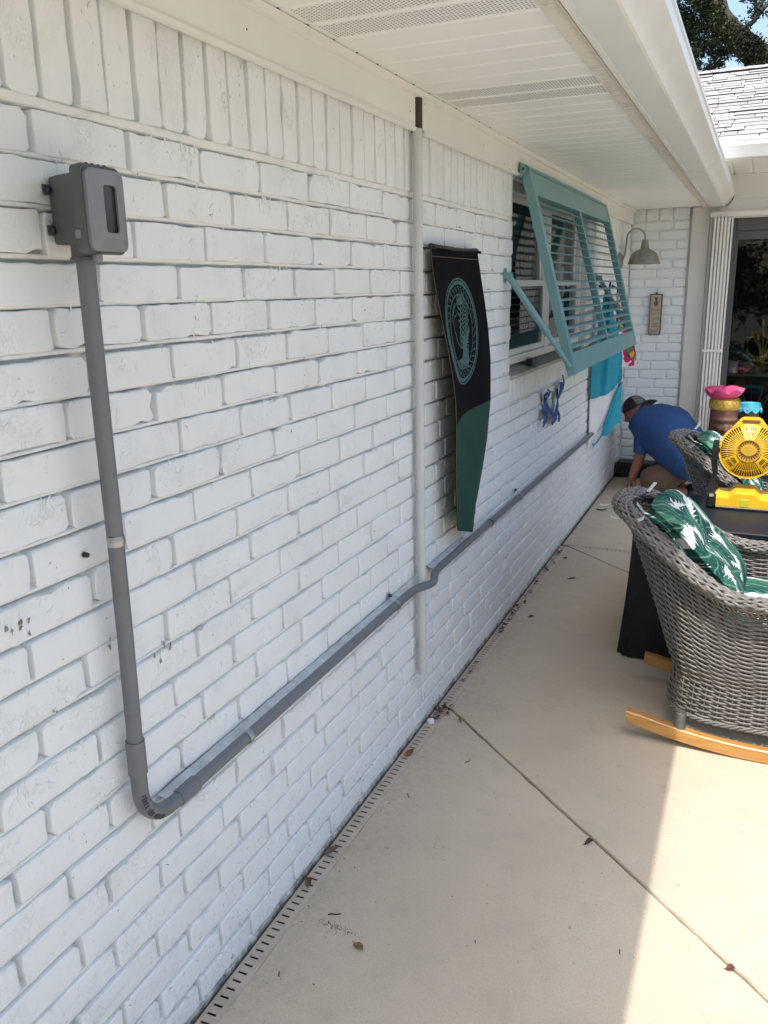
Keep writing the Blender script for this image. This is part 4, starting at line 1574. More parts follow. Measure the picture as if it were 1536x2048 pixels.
m.build('branches', mat('pale_bark', (0.24, 0.21, 0.17), 0.8, 0.3), br, smooth=True)

# ================================================================== BACK ROOF
rf = thing('house_roof', 'pale grey shingled roof of the end wing with a white gutter along its eave', 'roof', (1, 7, 2.2))
EY, EZ = 5.930, 2.292
PIT = math.atan(0.333)
SD = Vector((0, math.cos(PIT), math.sin(PIT)))
SNn = Vector((0, -math.sin(PIT), math.cos(PIT)))
RXa, RXb = -3.0, 4.0
SL = 3.24
def rp(x, s, n=0.0):
    return Vector((x, EY, EZ)) + SD * s + SNn * n
m = MB()
m.obox((rp(RXa, 0) + rp(RXb, SL)) / 2 - SNn * 0.03, (1, 0, 0), SD, SNn, (RXb - RXa) / 2, SL / 2, 0.025)
m.obox(Vector(((RXa + RXb) / 2, EY + math.cos(PIT) * SL * 1.5 + 0.02, EZ + math.sin(PIT) * SL * 0.5 - 0.045)), (1, 0, 0), Vector((0, math.cos(PIT), -math.sin(PIT))), Vector((0, math.sin(PIT), math.cos(PIT))), (RXb - RXa) / 2, SL / 2, 0.025)
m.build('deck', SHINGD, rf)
EXPO = 0.1415
rnd = random.Random(31)
SHM = []
SHING2 = mat('grey_shingle', (0.29, 0.29, 0.28), 0.9, 0.2, 14, 0.6, 160, bd=0.002)
for k in range(12):
    L = 0.10 + 0.017 * k
    m = MB()
    t0 = rnd.choice((0.006, 0.008, 0.010, 0.012))
    jag = rnd.uniform(-0.006, 0.006)
    m.add([(-L / 2, 0, 0), (L / 2, jag * .5, 0), (L / 2 - 0.004, EXPO + 0.02, 0), (-L / 2 + 0.004, EXPO + 0.02, 0), (-L / 2, jag, t0), (L / 2, 0, t0), (L / 2 - 0.004, EXPO + 0.02, 0.0035), (-L / 2 + 0.004, EXPO + 0.02, 0.0035)], [(4, 5, 6, 7)])
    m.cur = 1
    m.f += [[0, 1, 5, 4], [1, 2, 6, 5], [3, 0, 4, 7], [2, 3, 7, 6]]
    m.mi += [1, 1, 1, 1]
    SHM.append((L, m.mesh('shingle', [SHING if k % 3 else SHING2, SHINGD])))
nrow = int(SL / EXPO)
big = MB()
for r in range(nrow):
    x = RXa + rnd.uniform(0, .2)
    while x < RXb:
        L, me = rnd.choice(SHM)
        gap = 0.001
        c = x + L / 2
        lift = 0.001 + rnd.uniform(0, 0.003)
        s = r * EXPO - 0.015 + rnd.uniform(-0.004, 0.004)
        if 0.38 + r * -0.012 < c < 1.25:
            o = inst('shingle', me, rf, rp(c, s, lift), (PIT, 0, 0))
        else:
            M_ = Matrix.Translation(rp(c, s, lift)) @ Matrix.Rotation(PIT, 4, 'X')
            big.cur = 0
            for p in me.polygons:
                o_ = len(big.v)
                big.v.extend([M_ @ me.vertices[i].co for i in p.vertices])
                big.f.append([o_ + i for i in range(len(p.vertices))])
                big.mi.append(p.material_index)
        x += L + gap
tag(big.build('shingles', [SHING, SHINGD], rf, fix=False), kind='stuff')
x = RXa
ridge_me = None
while x < RXb:
    if ridge_me is None:
        m = MB()
        m.add([(-.11, -.11, -.045), (.11, -.11, -.040), (.11, 0, -.002), (-.11, 0, .004), (.11, .11, -.040), (-.11, .11, -.045)], [(0, 1, 2, 3), (3, 2, 4, 5)])
        ridge_me = m.mesh('ridge_cap', SHING)
    if 0.0 < x < 1.3:
        inst('ridge_cap', ridge_me, rf, rp(x, SL, 0.022) + Vector((0, 0, 0.004)))
    x += 0.15
m = MB()
m.tube([rp(RXa, SL, -0.004), rp(RXb, SL, -0.004)], 0.03, 8)
m.build('ridge', SHING, rf)
# gutter along the eave and its soffit
GYB = 5.985
prof = [(GYB, 2.190), (GYB - 0.075, 2.190), (GYB - 0.080, 2.194), (GYB - 0.085, 2.206), (GYB - 0.098, 2.232), (GYB - 0.112, 2.252), (GYB - 0.116, 2.258), (GYB - 0.118, 2.280), (GYB - 0.122, 2.284), (GYB - 0.122, 2.294), (GYB - 0.112, 2.295), (GYB - 0.112, 2.262), (GYB - 0.075, 2.198), (GYB, 2.198)]
m = MB(); m.prism([(0.35, a, b) for a, b in prof], (3.2, 0, 0)); m.build('gutter', GUTTER, rf, smooth=25)
m = MB(); m.box((0.35, GYB + 0.001, 2.188), (3.6, GYB + 0.018, 2.290)); m.build('fascia_board', CREAM, rf)
x = 0.45
while x < 2.2:
    m = MB()
    m.prism([(x + 0.0005, GYB + 0.020, 2.199), (x + 0.012, GYB + 0.020, 2.1925), (x + 0.1085, GYB + 0.020, 2.1925), (x + 0.1195, GYB + 0.020, 2.197), (x + 0.1195, GYB + 0.020, 2.204), (x + 0.0005, GYB + 0.020, 2.204)], (0, YW - 0.010 - GYB - 0.020, 0))
    m.build('soffit_panel', SOFFIT, rf)
    x += 0.12
m = MB(); m.box((0.45, YW - 0.024, 2.176), (2.2, YW - 0.0085, 2.1915)); m.build('soffit_trim', CREAM, rf)

# ================================================================== WALL LAMP
lm = thing('wall_lamp', 'weathered zinc gooseneck barn lamp on the brick wall in the corner', 'lamp', (0.02, 6.28, 1.61))
m = MB(); m.lathe([(0.0, 0.030), (0.030, 0.029), (0.042, 0.024), (0.044, 0.020), (0.055, 0.016), (0.060, 0.010), (0.060, 0.003)], (0, 6.28, 1.612), 26, axis='x'); m.build('wall_plate', ZINC, lm, smooth=40)
pts = [(0.028, 6.285, 1.625), (0.040, 6.287, 1.66), (0.044, 6.29, 1.70), (0.047, 6.295, 1.75)]
for i in range(13):
    a = lerp(PI, 0, i / 12)
    pts.append((0.106 + 0.058 * math.cos(a), 6.30 + 0.05 * i / 12, 1.768 + 0.060 * math.sin(a)))
pts.append((0.164, 6.35, 1.742))
m = MB(); m.tube(pts, 0.0065, 10); m.build('gooseneck', ZINC, lm, smooth=True)
m = MB()
m.lathe([(0.006, 0.165), (0.020, 0.163), (0.0215, 0.160), (0.029, 0.108), (0.034, 0.103), (0.066, 0.086), (0.088, 0.064), (0.098, 0.040), (0.109, 0.006), (0.112, 0.0), (0.108, 0.001), (0.096, 0.038), (0.084, 0.060), (0.062, 0.080), (0.02, 0.098)], (0.164, 6.35, 1.590), 36)
m.build('lamp_shade', ZINC, lm, smooth=40)

# ================================================================== WOODEN SIGN on the end wall
sg = thing('hanging_sign', 'narrow upright wooden sign with a pineapple and lettering hanging on the end wall', 'sign', (0.214, 6.81, 1.09))
m = MB(); m.box((0.172, 6.808, 1.087), (0.256, 6.822, 1.375), 0.001); m.build('board', mat('sign_board', (0.47, 0.40, 0.31), 0.7, 0.12, 30), sg)
DKW = mat('sign_frame_wood', (0.07, 0.045, 0.03), 0.6, 0.2)
for a, b in (((0.170, 6.803, 1.087), (0.175, 6.824, 1.375)), ((0.2535, 6.803, 1.087), (0.2585, 6.824, 1.375)), ((0.170, 6.8035, 1.3755), (0.2585, 6.824, 1.3805)), ((0.170, 6.8035, 1.0815), (0.2585, 6.824, 1.0865))):
    m = MB(); m.box(a, b); m.build('frame_strip', DKW, sg)
m = MB(); m.box((0.209, 6.806, 1.381), (0.218, 6.822, 1.392)); m.build('hook', BLACKP, sg)
INK = mat('sign_ink', (0.06, 0.055, 0.05), 0.8)
INK2 = mat('sign_ochre_ink', (0.30, 0.24, 0.11), 0.8)
def text(s, x, z, size, mtl, parent, y=6.8072, width=None, rot=(PI / 2, 0, 0)):
    cu = bpy.data.curves.new('lettering', 'FONT')
    cu.body = s
    cu.size = size
    cu.align_x = 'CENTER'
    cu.extrude = 0.0002
    o = bpy.data.objects.new('tmp', cu)
    COL.objects.link(o)
    dg = bpy.context.evaluated_depsgraph_get()
    me = bpy.data.meshes.new_from_object(o.evaluated_get(dg))
    if width:
        w = max(v.co.x for v in me.vertices) - min(v.co.x for v in me.vertices)
        for v in me.vertices: v.co.x *= width / w
    bpy.data.objects.remove(o)
    me.materials.clear(); me.materials.append(mtl)
    r = bpy.data.objects.new('lettering', me)
    COL.objects.link(r)
    r.parent = parent
    r.location = Vector((x, y, z)) - wloc(parent)
    r.rotation_euler = rot
    return r
text("DON'T GET", 0.214, 1.257, 0.019, INK, sg, width=0.062)
text("I GET", 0.2115, 1.150, 0.026, INK, sg, width=0.050)
def mark(m, x0, z0, x1, z1, w):
    d = Vector((x1 - x0, 0, z1 - z0)); n = Vector((-d.z, 0, d.x)).normalized() * w
    a = Vector((x0, 6.8074, z0)); b = Vector((x1, 6.8074, z1))
    m.add([a + n, a - n, b - n, b + n], [(0, 1, 2, 3)])
m = MB()
for i in range(7):
    x = 0.186 + i * 0.0085
    mark(m, x, 1.228, x + (0.002 if i % 2 else 0), 1.247, 0.0012)
    if i % 2: mark(m, x, 1.238, x + 0.006, 1.238, 0.0009)
m.build('ochre_word', INK2, sg, fix=False)
m = MB()
for i in range(10):
    a0, a1 = PI * i / 10, PI * (i + 1) / 10
    mark(m, 0.199 + 0.010 * math.cos(a0), 1.206 + 0.010 * math.sin(a0), 0.199 + 0.010 * math.cos(a1), 1.206 + 0.010 * math.sin(a1), 0.0008)
    mark(m, 0.226 + 0.010 * math.cos(a0), 1.216 - 0.010 * math.sin(a0), 0.226 + 0.010 * math.cos(a1), 1.216 - 0.010 * math.sin(a1), 0.0008)
mark(m, 0.184, 1.197, 0.244, 1.197, 0.0012)
for i in range(12):
    a0, a1 = PI + PI * i / 12, PI + PI * (i + 1) / 12
    mark(m, 0.212 + 0.028 * math.cos(a0), 1.132 + 0.024 * math.sin(a0), 0.212 + 0.028 * math.cos(a1), 1.132 + 0.024 * math.sin(a1), 0.0014)
mark(m, 0.185, 1.140, 0.240, 1.140, 0.0010)
mark(m, 0.184, 1.102, 0.242, 1.102, 0.0010)
m.build('flourish', INK, sg, fix=False)
m = MB()
for i in range(-3, 4):
    for j in range(-3, 4):
        for (dx, dz) in ((0.0045, 0.0045), (0.0045, -0.0045)):
            cx, cz = 0.214 + i * 0.0045, 1.312 + j * 0.0065
            if ((cx - 0.214) / 0.015) ** 2 + ((cz - 1.312) / 0.024) ** 2 < 1:
                mark(m, cx - dx / 2, cz - dz / 2, cx + dx / 2, cz + dz / 2, 0.0011)
for a in (-0.7, -0.35, 0, 0.35, 0.7):
    mark(m, 0.214, 1.332, 0.214 + 0.022 * math.sin(a), 1.336 + 0.026 * math.cos(a), 0.0016)
m.build('pineapple_print', INK, sg, fix=False)

# dark lettered box on the floor in the corner
cr = thing('lettered_box', 'low black box with faint lettering on the floor in the corner behind the kneeling man', 'box', (0.2, 6.65, 0))
m = MB(); m.box((0.016, 6.58, 0.006), (0.40, 6.74, 0.120), 0.006); m.build('body', mat('black_painted_wood', (0.010, 0.011, 0.014), 0.5, 0.2), cr)
m = MB(); m.tube([(0.010, 6.60, 0.085), (0.004, 6.60, 0.05), (0.010, 6.60, 0.018)], 0.004, 6); m.build('handle', BLACKP, cr)
m = MB()
rnd = random.Random(8)
for row, (z, a, b) in enumerate(((0.098, 0.045, 0.26), (0.070, 0.075, 0.24), (0.044, 0.060, 0.26))):
    x = a
    while x < b:
        h = 0.016
        for q in range(2):
            m.box((x + q * 0.007, 6.5792, z - h / 2 + rnd.uniform(0, 0.004)), (x + q * 0.007 + 0.0022, 6.5797, z + h / 2 - rnd.uniform(0, 0.004)))
        if rnd.random() < 0.7:
            zz = z + rnd.choice((-0.006, 0, 0.006)); m.box((x + 0.0023, 6.5792, zz - 0.001), (x + 0.0068, 6.5797, zz + 0.001))
        x += 0.017 if rnd.random() < 0.8 else 0.028
m.build('faint_lettering', mat('chalk_grey', (0.09, 0.09, 0.095), 0.8), cr)

# ================================================================== SEA ORNAMENT on the wall
so_ = thing('wall_ornament', 'blue and green metal sea creature ornament on the brick below the window', 'ornament', (0.02, 4.25, 0.86))
def limb(m, pts, w):
    """flat hammered sheet-metal limb: tapering, slightly domed"""
    P = [Vector((0.020 + 0.010 * math.sin(i * 1.3), 4.22 + (y - 4.22) * 0.88, 0.868 + (z - 0.868) * 0.80)) for i, (y, z) in enumerate(pts)]
    n = len(P)
    vs = []
    for i, p in enumerate(P):
        d = (P[min(i + 1, n - 1)] - P[max(i - 1, 0)]); d.x = 0; d.normalize()
        s_ = Vector((0, -d.z, d.y)) * (w[i] if isinstance(w, list) else w)
        vs += [p + s_, p + Vector((0.007, 0, 0)), p - s_, p - Vector((0.002, 0, 0))]
    fs = []
    for i in range(n - 1):
        for k in range(4):
            k2 = (k + 1) % 4
            fs.append((i * 4 + k, i * 4 + k2, (i + 1) * 4 + k2, (i + 1) * 4 + k))
    fs.append((0, 1, 2, 3)); fs.append(tuple((n - 1) * 4 + k for k in (3, 2, 1, 0)))
    m.add(vs, fs)
m = MB()
limb(m, [(4.215, 0.765), (4.18, 0.82), (4.10, 0.855), (4.06, 0.905), (4.045, 0.945), (4.00, 0.965)], [.022, .030, .020, .018, .018, .008])
limb(m, [(4.215, 0.765), (4.27, 0.80), (4.33, 0.86), (4.365, 0.915), (4.375, 0.955)], [.022, .038, .030, .024, .010])
m.build('body', BLUEMETAL, so_, smooth=50)
for pts in ([(4.06, 0.945), (4.02, 0.975), (3.985, 0.962)], [(4.05, 0.93), (4.00, 0.94), (3.97, 0.925)], [(4.08, 0.945), (4.09, 0.975), (4.06, 0.99)]):
    m = MB(); limb(m, pts, [.012, .010, .004]); m.build('claw', BLUEMETAL, so_, smooth=50)
for k in range(5):
    m = MB()
    a = -0.5 + k * 0.28
    limb(m, [(4.09, 0.855), (4.04 - 0.03 * math.cos(a), 0.845 - 0.05 * math.sin(a)), (3.99 - 0.03 * math.cos(a), 0.835 - 0.085 * math.sin(a) * 1.2)], [.013, .010, .004])
    m.build('fin_ray', BLUEMETAL, so_, smooth=50)
for k in range(4):
    m = MB()
    limb(m, [(4.355, 0.90), (4.36 + 0.02 * k, 0.96), (4.37 + 0.035 * k, 1.00 - 0.006 * k)], [.012, .009, .004])
    m.build('fin_ray', BLUEMETAL, so_, smooth=50)
m = MB(); limb(m, [(4.37, 0.90), (4.43, 0.95), (4.475, 0.985), (4.50, 1.03)], [.012, .016, .014, .006]); m.build('tail', GREENMETAL, so_, smooth=50)
m = MB(); limb(m, [(4.20, 0.80), (4.20, 0.87), (4.19, 0.92), (4.23, 0.955)], [.014, .030, .026, .010]); m.build('head', GREENMETAL, so_, smooth=50)
for k in range(3):
    m = MB(); limb(m, [(4.34, 0.83), (4.36, 0.79 - .012 * k), (4.345 + .015 * k, 0.765 - .012 * k)], [.010, .008, .004]); m.build('fin_ray', BLUEMETAL, so_, smooth=50)

# ================================================================== TOWELS on hooks
def towel_cloth(name, par, fn, mtl, nu=24, nv=40, th=0.004):
    m = MB()
    m.grid(fn, nu, nv)
    m.grid(lambda u, v: Vector(fn(u, v)) - Vector((th, 0, 0)), nu, nv)
    return m.build(name, mtl, par, smooth=True, fix=False)
tw = thing('beach_towel', 'teal beach towel with a white back hanging from a wall hook, its corner folded over', 'towel', (0.06, 5.45, 0.8), 'towels hanging past the shutter')
def tbase(u):
    return Vector((lerp(0.010, 0.160, u), lerp(5.30, 5.56, u), 0))
def tfn(u, v):
    # gathered on the hook at z 1.44, opening out towards the turned-up edge
    w = 0.30 + 0.70 * smooth01(v * 1.35)
    p = tbase(0.45 + (u - 0.45) * w)
    zb = lerp(0.775, 0.860, u) - 0.030 * math.sin(u * PI)
    p.z = lerp(1.44 - 0.10 * abs(u - 0.45), zb, v)
    r = 0.010 * math.sin(u * 11 + 1.2) * (0.35 + 0.8 * v) + 0.007 * math.sin(u * 23 + v * 3)
    return p + Vector((0.5, -0.85, 0)) * (r + 0.012 * v)
towel_cloth('teal_face', tw, tfn, TEALTOWEL, 34, 44)
def zlow(u):
    return lerp(0.470, 0.620, u) + 0.10 * u * (1 - u)
def tfn2(u, v):
    p = tbase(0.06 + 0.88 * u)
    zt = lerp(0.785, 0.862, u) - 0.030 * math.sin(u * PI)
    p.z = lerp(zt, zlow(u), v)
    return p + Vector((0.5, -0.85, 0)) * (-0.010 + 0.012 * math.sin(u * 7 + v * 2) * v)
towel_cloth('white_back', tw, tfn2, WHITETOWEL, 30, 26)
def tfn3(u, v):
    # turned hem climbing from the low corner up to the outer edge
    p = tbase(lerp(0.17, 1.04, u))
    top = lerp(0.480, 0.850, smooth01(u) * 0.65 + 0.35 * u ** 2.2) - 0.012 * math.sin(u * PI * 2)
    low = lerp(0.440, 0.590, u ** 0.7) + 0.09 * math.sin(u * PI * 2.5) * u * (1 - u)
    p.z = lerp(top, low, v)
    return p + Vector((0.5, -0.85, 0)) * (0.010 + 0.010 * math.sin(v * PI) + 0.007 * math.sin(u * 9 + v * 5))
towel_cloth('folded_hem', tw, tfn3, TEALTOWEL, 30, 16)
m = MB()
m.tube([Vector(tfn3(i / 30, 0.0)) for i in range(31)], 0.0050, 6)
m.tube([Vector(tfn(i / 30, 1.0)) for i in range(31)], 0.0045, 6)
tag(m.build('rolled_edge', TEALTOWEL, tw, smooth=True), None)
def floral_mat():
    m = bpy.data.materials.new('floral_print')
    m.use_nodes = True
    t = NT(m)
    p = t.obj()
    v = t.new('ShaderNodeTexVoronoi'); v.inputs['Scale'].default_value = 34
    n = t.new('ShaderNodeTexNoise'); n.inputs['Scale'].default_value = 9
    t.link(p, n.inputs['Vector'])
    va = t.new('ShaderNodeVectorMath', operation='MULTIPLY_ADD')
    t.link(n.outputs['Color'], va.inputs[0]); va.inputs[1].default_value = (.12, .12, .12); t.link(p, va.inputs[2])
    t.link(va.outputs[0], v.inputs['Vector'])
    s_ = t.new('ShaderNodeSeparateColor'); t.link(v.outputs['Color'], s_.inputs[0])
    r = t.new('ShaderNodeValToRGB'); r.color_ramp.interpolation = 'CONSTANT'
    e = r.color_ramp.elements
    cols = [(.62, .62, .66), (.42, .02, .09), (.62, .60, .62), (.05, .17, .04), (.55, .33, .05), (.60, .55, .66), (.38, .02, .07), (.03, .03, .08)]
    while len(e) < len(cols): e.new(.5)
    for i, c in enumerate(cols): e[i].position = i / len(cols); e[i].color = (*c, 1)
    t.link(s_.outputs[0], r.inputs[0])
    t.color(r.outputs[0])
    t.b.inputs['Roughness'].default_value = 0.95
    t.normal(t.bump(t.noise(p, 260, 2), 0.3, 0.001))
    return m
FLORAL = floral_mat()
tw2 = thing('beach_towel', 'red, white and green floral towel hanging behind the teal one', 'towel', (0.10, 6.0, 0.9), 'towels hanging past the shutter')
def ffn(u, v):
    z = lerp(1.46, lerp(0.86, 0.93, u), v)
    half = lerp(0.04, 0.24, smooth01(v * 1.2))
    y = 5.95 + (u - 0.5) * half * 1.4
    x = 0.060 + 0.03 * math.sin(u * 8 + 1) * (0.3 + v) + 0.11 * u * v
    return (x, y, z)
towel_cloth('floral_face', tw2, ffn, FLORAL)
def ffn2(u, v):
    return (0.085 + 0.02 * math.sin(u * 6) + 0.01 * v, 5.94 + u * 0.16, lerp(0.93, lerp(0.72, 0.76, u), v))
towel_cloth('yellow_corner', tw2, ffn2, FLORAL, 12, 14)
hk = thing('hook_rail', 'white hook rail on the brick wall holding the towels', 'hooks', (0.02, 5.8, 1.44))
m = MB(); m.box((0.004, 5.35, 1.428), (0.016, 6.15, 1.456), 0.003); m.build('rail', WHITE, hk)
for y in (5.42, 5.90):
    m = MB(); m.tube([(0.02, y, 1.45), (0.06, y, 1.43), (0.085, y, 1.44), (0.088, y, 1.47)], 0.006, 8); m.build('hook', BLACKP, hk, smooth=True)

# ================================================================== TIKI PLANTERS
def tiki(name, label, cx, cy, R_, H, face, bandm, group):
    t = thing(name, label, 'tiki planter', (cx, cy, 0), group)
    def surf(u, v):
        a = (u - 0.5) * 2 * PI
        z = v * H
        r = R_ * (0.97 + 0.05 * math.sin(v * PI))
        A = lambda c, w: math.exp(-((a - c) / w) ** 2)
        Z = lambda c, w: math.exp(-((z - c) / w) ** 2)
        zf = H - 0.155
        d = 0
        for sgn in (-1, 1):
            d += 0.022 * A(sgn * 0.52, 0.26) * Z(zf + 0.035, 0.022)            # closed eye lids
            d -= 0.016 * A(sgn * 0.52, 0.44) * Z(zf + 0.000, 0.012)            # groove below
            d += 0.016 * A(sgn * 0.50, 0.45) * Z(zf + 0.085, 0.014)            # brow
            d -= 0.012 * A(sgn * 0.50, 0.40) * Z(zf + 0.066, 0.010)
            d += 0.014 * A(sgn * 0.75, 0.30) * Z(zf - 0.045, 0.022)            # cheek
        nz = smooth01((zf + 0.07 - z) / 0.13) * (1 if z > zf - 0.075 else math.exp(-((z - (zf - 0.075)) / 0.008) ** 2))
        d += 0.048 * A(0, 0.15 + 0.10 * nz) * nz                                # nose
        d += 0.016 * A(0, 0.95) * Z(zf - 0.105, 0.010)                         # upper lip
        d -= 0.022 * A(0, 0.85) * Z(zf - 0.135, 0.020)                         # open mouth
        d += 0.016 * A(0, 0.90) * Z(zf - 0.170, 0.010)
        if z < zf - 0.2:
            d += 0.008 * math.sin(z * 90) ** 3
        rr = r + d
        ang = a + face
        return (cx + rr * math.cos(ang), cy + rr * math.sin(ang), z)
    m = MB()
    m.grid(surf, 110, 120, cu=True)
    m.build('carved_head', TIKI, t, smooth=True)
    zf = H - 0.155
    for k in range(7):
        for row in (0, 1):
            a = face + (k - 3) * 0.17
            c = Vector((cx, cy, 0)) + Vector((math.cos(a), math.sin(a), 0)) * (R_ * 1.0)
            m = MB()
            m.obox(c + Vector((0, 0, zf - 0.126 - row * 0.017)), (math.cos(a), math.sin(a), 0), (-math.sin(a), math.cos(a), 0), (0, 0, 1), 0.006, 0.0068, 0.0070)
            m.build('tooth', TOOTH, t)
    return t
FA = R(-72)
tk = tiki('tiki_planter', 'tall brown carved tiki with closed eyes, ochre band and pink flower hat', 0.775, 6.17, 0.092, 0.622, FA, None, 'carved tiki planters by the door')
m = MB()
m.lathe([(0.080, 0.612), (0.094, 0.622), (0.101, 0.640), (0.102, 0.658), (0.097, 0.680), (0.086, 0.693), (0.07, 0.695)], (0.775, 6.17, 0), 40)
band = m.build('woven_band', GOLDB, tk, smooth=True)
for sgn in (-1, 1):
    for k in range(18):
        m = MB()
        pts = []
        for i in range(9):
            t_ = i / 8
            a = 2 * PI * k / 18 + sgn * t_ * 0.5
            z = 0.622 + t_ * 0.070
            r = 0.1015 - 0.012 * abs(2 * t_ - 1) ** 2.2
            pts.append((0.775 + r * math.cos(a), 6.17 + r * math.sin(a), z))
        m.tube(pts, 0.0012, 4)
        m.build('band_line', mat('dark_ochre_paint', (0.13, 0.08, 0.02), 0.6), band)  # dark ochre crosshatch pattern of the band
m = MB()
def petal(u, v):
    a = 2 * PI * u
    ruf = math.cos(a * 7) + 0.35 * math.cos(a * 13 + 1)
    r = lerp(0.070, 0.126 + 0.005 * ruf, math.sin(v * PI / 2))
    z = 0.688 + 0.062 * v + 0.011 * ruf * v ** 1.5
    return (0.763 + r * math.cos(a), 6.17 + r * math.sin(a), z)
m.grid(petal, 160, 10, cu=True)
def petal2(u, v):
    a = 2 * PI * u
    ruf = math.cos(a * 7) + 0.35 * math.cos(a * 13 + 1)
    r = lerp(0.126 + 0.005 * ruf, 0.012, v)
    z = 0.750 + 0.011 * ruf * (1 - v) ** 1.5 + 0.020 * math.sin(min(1, v * 1.6) * PI / 2)
    return (0.763 + r * math.cos(a), 6.17 + r * math.sin(a), z)
m.grid(petal2, 160, 8, cu=True)
m.build('flower_hat', PINK, tk, smooth=True)
tk2 = tiki('tiki_planter', 'shorter brown tiki with a scalloped aqua rim standing behind the pink-hatted one', 0.935, 6.36, 0.062, 0.585, FA, None, 'carved tiki planters by the door')
m = MB()
def rim(u, v):
    a = 2 * PI * u
    sc = abs(math.sin(a * 4.5))
    r = lerp(0.066, 0.076 + 0.006 * v, v)
    z = lerp(0.640, 0.600 - 0.022 * sc, v)
    return (0.935 + r * math.cos(a), 6.36 + r * math.sin(a), z)
m.grid(rim, 126, 6, cu=True)
m.lathe([(0.067, 0.640), (0.064, 0.642), (0.060, 0.636), (0.057, 0.585), (0.0, 0.585)], (0.935, 6.36, 0), 40)
rm_ = m.build('scalloped_rim', AQUA, tk2, smooth=True)
for k in range(9):
    a = 2 * PI * (k + 0.5) / 9
    m = MB()
    c = Vector((0.935 + 0.077 * math.cos(a), 6.36 + 0.077 * math.sin(a), 0.606))
    m.lathe([(0, .005), (.004, .003), (.0055, 0), (.004, -.003), (0, -.005)], c, 10)
    m.build('bead', mat('cream_bead', (0.55, 0.50, 0.36), 0.4), rm_, smooth=True)

# ================================================================== WICKER ROCKING CHAIRS
CXc, CYc = 1.07, 2.85
chair = thing('rocking_chair', 'grey wicker rocking chair nearest the camera with curved golden wood rockers', 'chair', (CXc, CYc, 0), 'wicker rocking chairs round the table')
def superell(cx, cy, a, b, n, N=720):
    pts = []
    for i in range(N + 1):
        t = 2 * PI * i / N
        c, s_ = -math.cos(t), -math.sin(t)
        pts.append(Vector((cx + a * math.copysign(abs(c) ** (2 / n), c), cy + b * math.copysign(abs(s_) ** (2 / n), s_), 0)))
    L = [0]
    for p, q in zip(pts, pts[1:]): L.append(L[-1] + (q - p).length)
    out = []
    j = 0
    M = 432
    for i in range(M):
        d = L[-1] * i / M
        while L[j + 1] < d: j += 1
        t = (d - L[j]) / max(1e-9, L[j + 1] - L[j])
        out.append(pts[j].lerp(pts[j + 1], t))
    return out
BOT = superell(CXc, CYc, 0.297, 0.243, 3.6)
RIM = superell(1.045, CYc - 0.008, 0.468, 0.300, 2.3)
def tabu(tab, u):
    k = (u % 1.0) * len(tab)
    i = int(k)
    return tab[i % len(tab)].lerp(tab[(i + 1) % len(tab)], k - i)
def zrim(u):
    p = tabu(RIM, u)
    c = (1.045 - p.x) / 0.468
    z = 0.540 + 0.215 * smooth01((c - 0.10) / 0.95)
    if c < -0.45: z -= 0.14 * smooth01((-0.45 - c) / 0.4)
    return z
ZB = 0.103
def shell(u, t, off=0.0):
    zr = zrim(u)
    z = lerp(ZB, zr, t)
    s_ = 0.0 if z < 0.22 else ((z - 0.22) / (zr - 0.22)) ** 1.12
    b, r = tabu(BOT, u), tabu(RIM, u)
    p = b.lerp(r, s_)
    w = 0.012 * math.exp(-((z - 0.22) / 0.05) ** 2)
    c = Vector((CXc, CYc, 0))
    d = (p - c)
    p = p - d * (w / max(0.2, d.length)) * 0.8
    if off:
        p = p + d.normalized() * off
    p.z = z
    return p
NSTK = 46
NROWW = 56
m = MB()
SAM = NSTK * 3
vs = []
fs = []
for k in range(NROWW):
    t = (k + 0.5) / NROWW * 0.965
    base_i = len(vs)
    for i in range(SAM):
        u = i / SAM
        o = 0.0050 * math.cos(PI * (i / 3 + k))
        p = shell(u, t, o)
        d = (p - Vector((CXc, CYc, p.z))).normalized()
        hz = 0.0040
        vs += [p + d * 0.0028, p + Vector((0, 0, hz)), p - d * 0.0028, p - Vector((0, 0, hz))]
    for i in range(SAM):
        a = base_i + i * 4
        b = base_i + ((i + 1) % SAM) * 4
        for q in range(4):
            q2 = (q + 1) % 4
            fs.append((a + q, b + q, b + q2, a + q2))
m.add(vs, fs)
tag(m.build('weave', WICKER, chair, smooth=True), kind='stuff')
m = MB()
for j in range(NSTK):
    m.tube([shell(j / NSTK, i / 9) for i in range(10)], 0.0028, 4, cap=False)
tag(m.build('stakes', WICKER, chair, smooth=True), kind='stuff')
# braided rim
m = MB()
NST = 10
for fam in (1, -1):
    for k in range(NST):
        pts = []
        NN = 300
        for i in range(NN):
            u = i / NN
            c = tabu(RIM, u); c = Vector((c.x, c.y, zrim(u)))
            d = (c - Vector((1.035, CYc, c.z))).normalized()
            a = 2 * PI * (k / NST) + fam * 2 * PI * 5 * u
            q = 1 + 0.16 * fam * math.cos(NST * 5 * 2 * PI * u * 2 / 2 + k * PI)
            pts.append(c + d * (0.027 * q * math.cos(a) + 0.004) + Vector((0, 0, 0.018 * q * math.sin(a))))
        m.tube(pts, 0.0052, 5, closed=True)
rimo = m.build('braided_rim', WICKER, chair, smooth=True)
m = MB()
m.tube([Vector((tabu(RIM, i / 90).x, tabu(RIM, i / 90).y, zrim(i / 90))) for i in range(90)], 0.016, 6, closed=True)
m.build('rim_core', mat('wicker_core', (0.05, 0.047, 0.043), 0.8), rimo)
m = MB()
NL = 150
for j in range(NL):
    u = j / NL
    pts = []
    for q in range(4):
        t = 1.0 - 0.012 - q * 0.026
        pts.append(shell(u + q * 0.0022, t, 0.008 + (0.004 if q in (1, 2) else 0)))
    m.tube(pts, 0.0042, 4, cap=False)
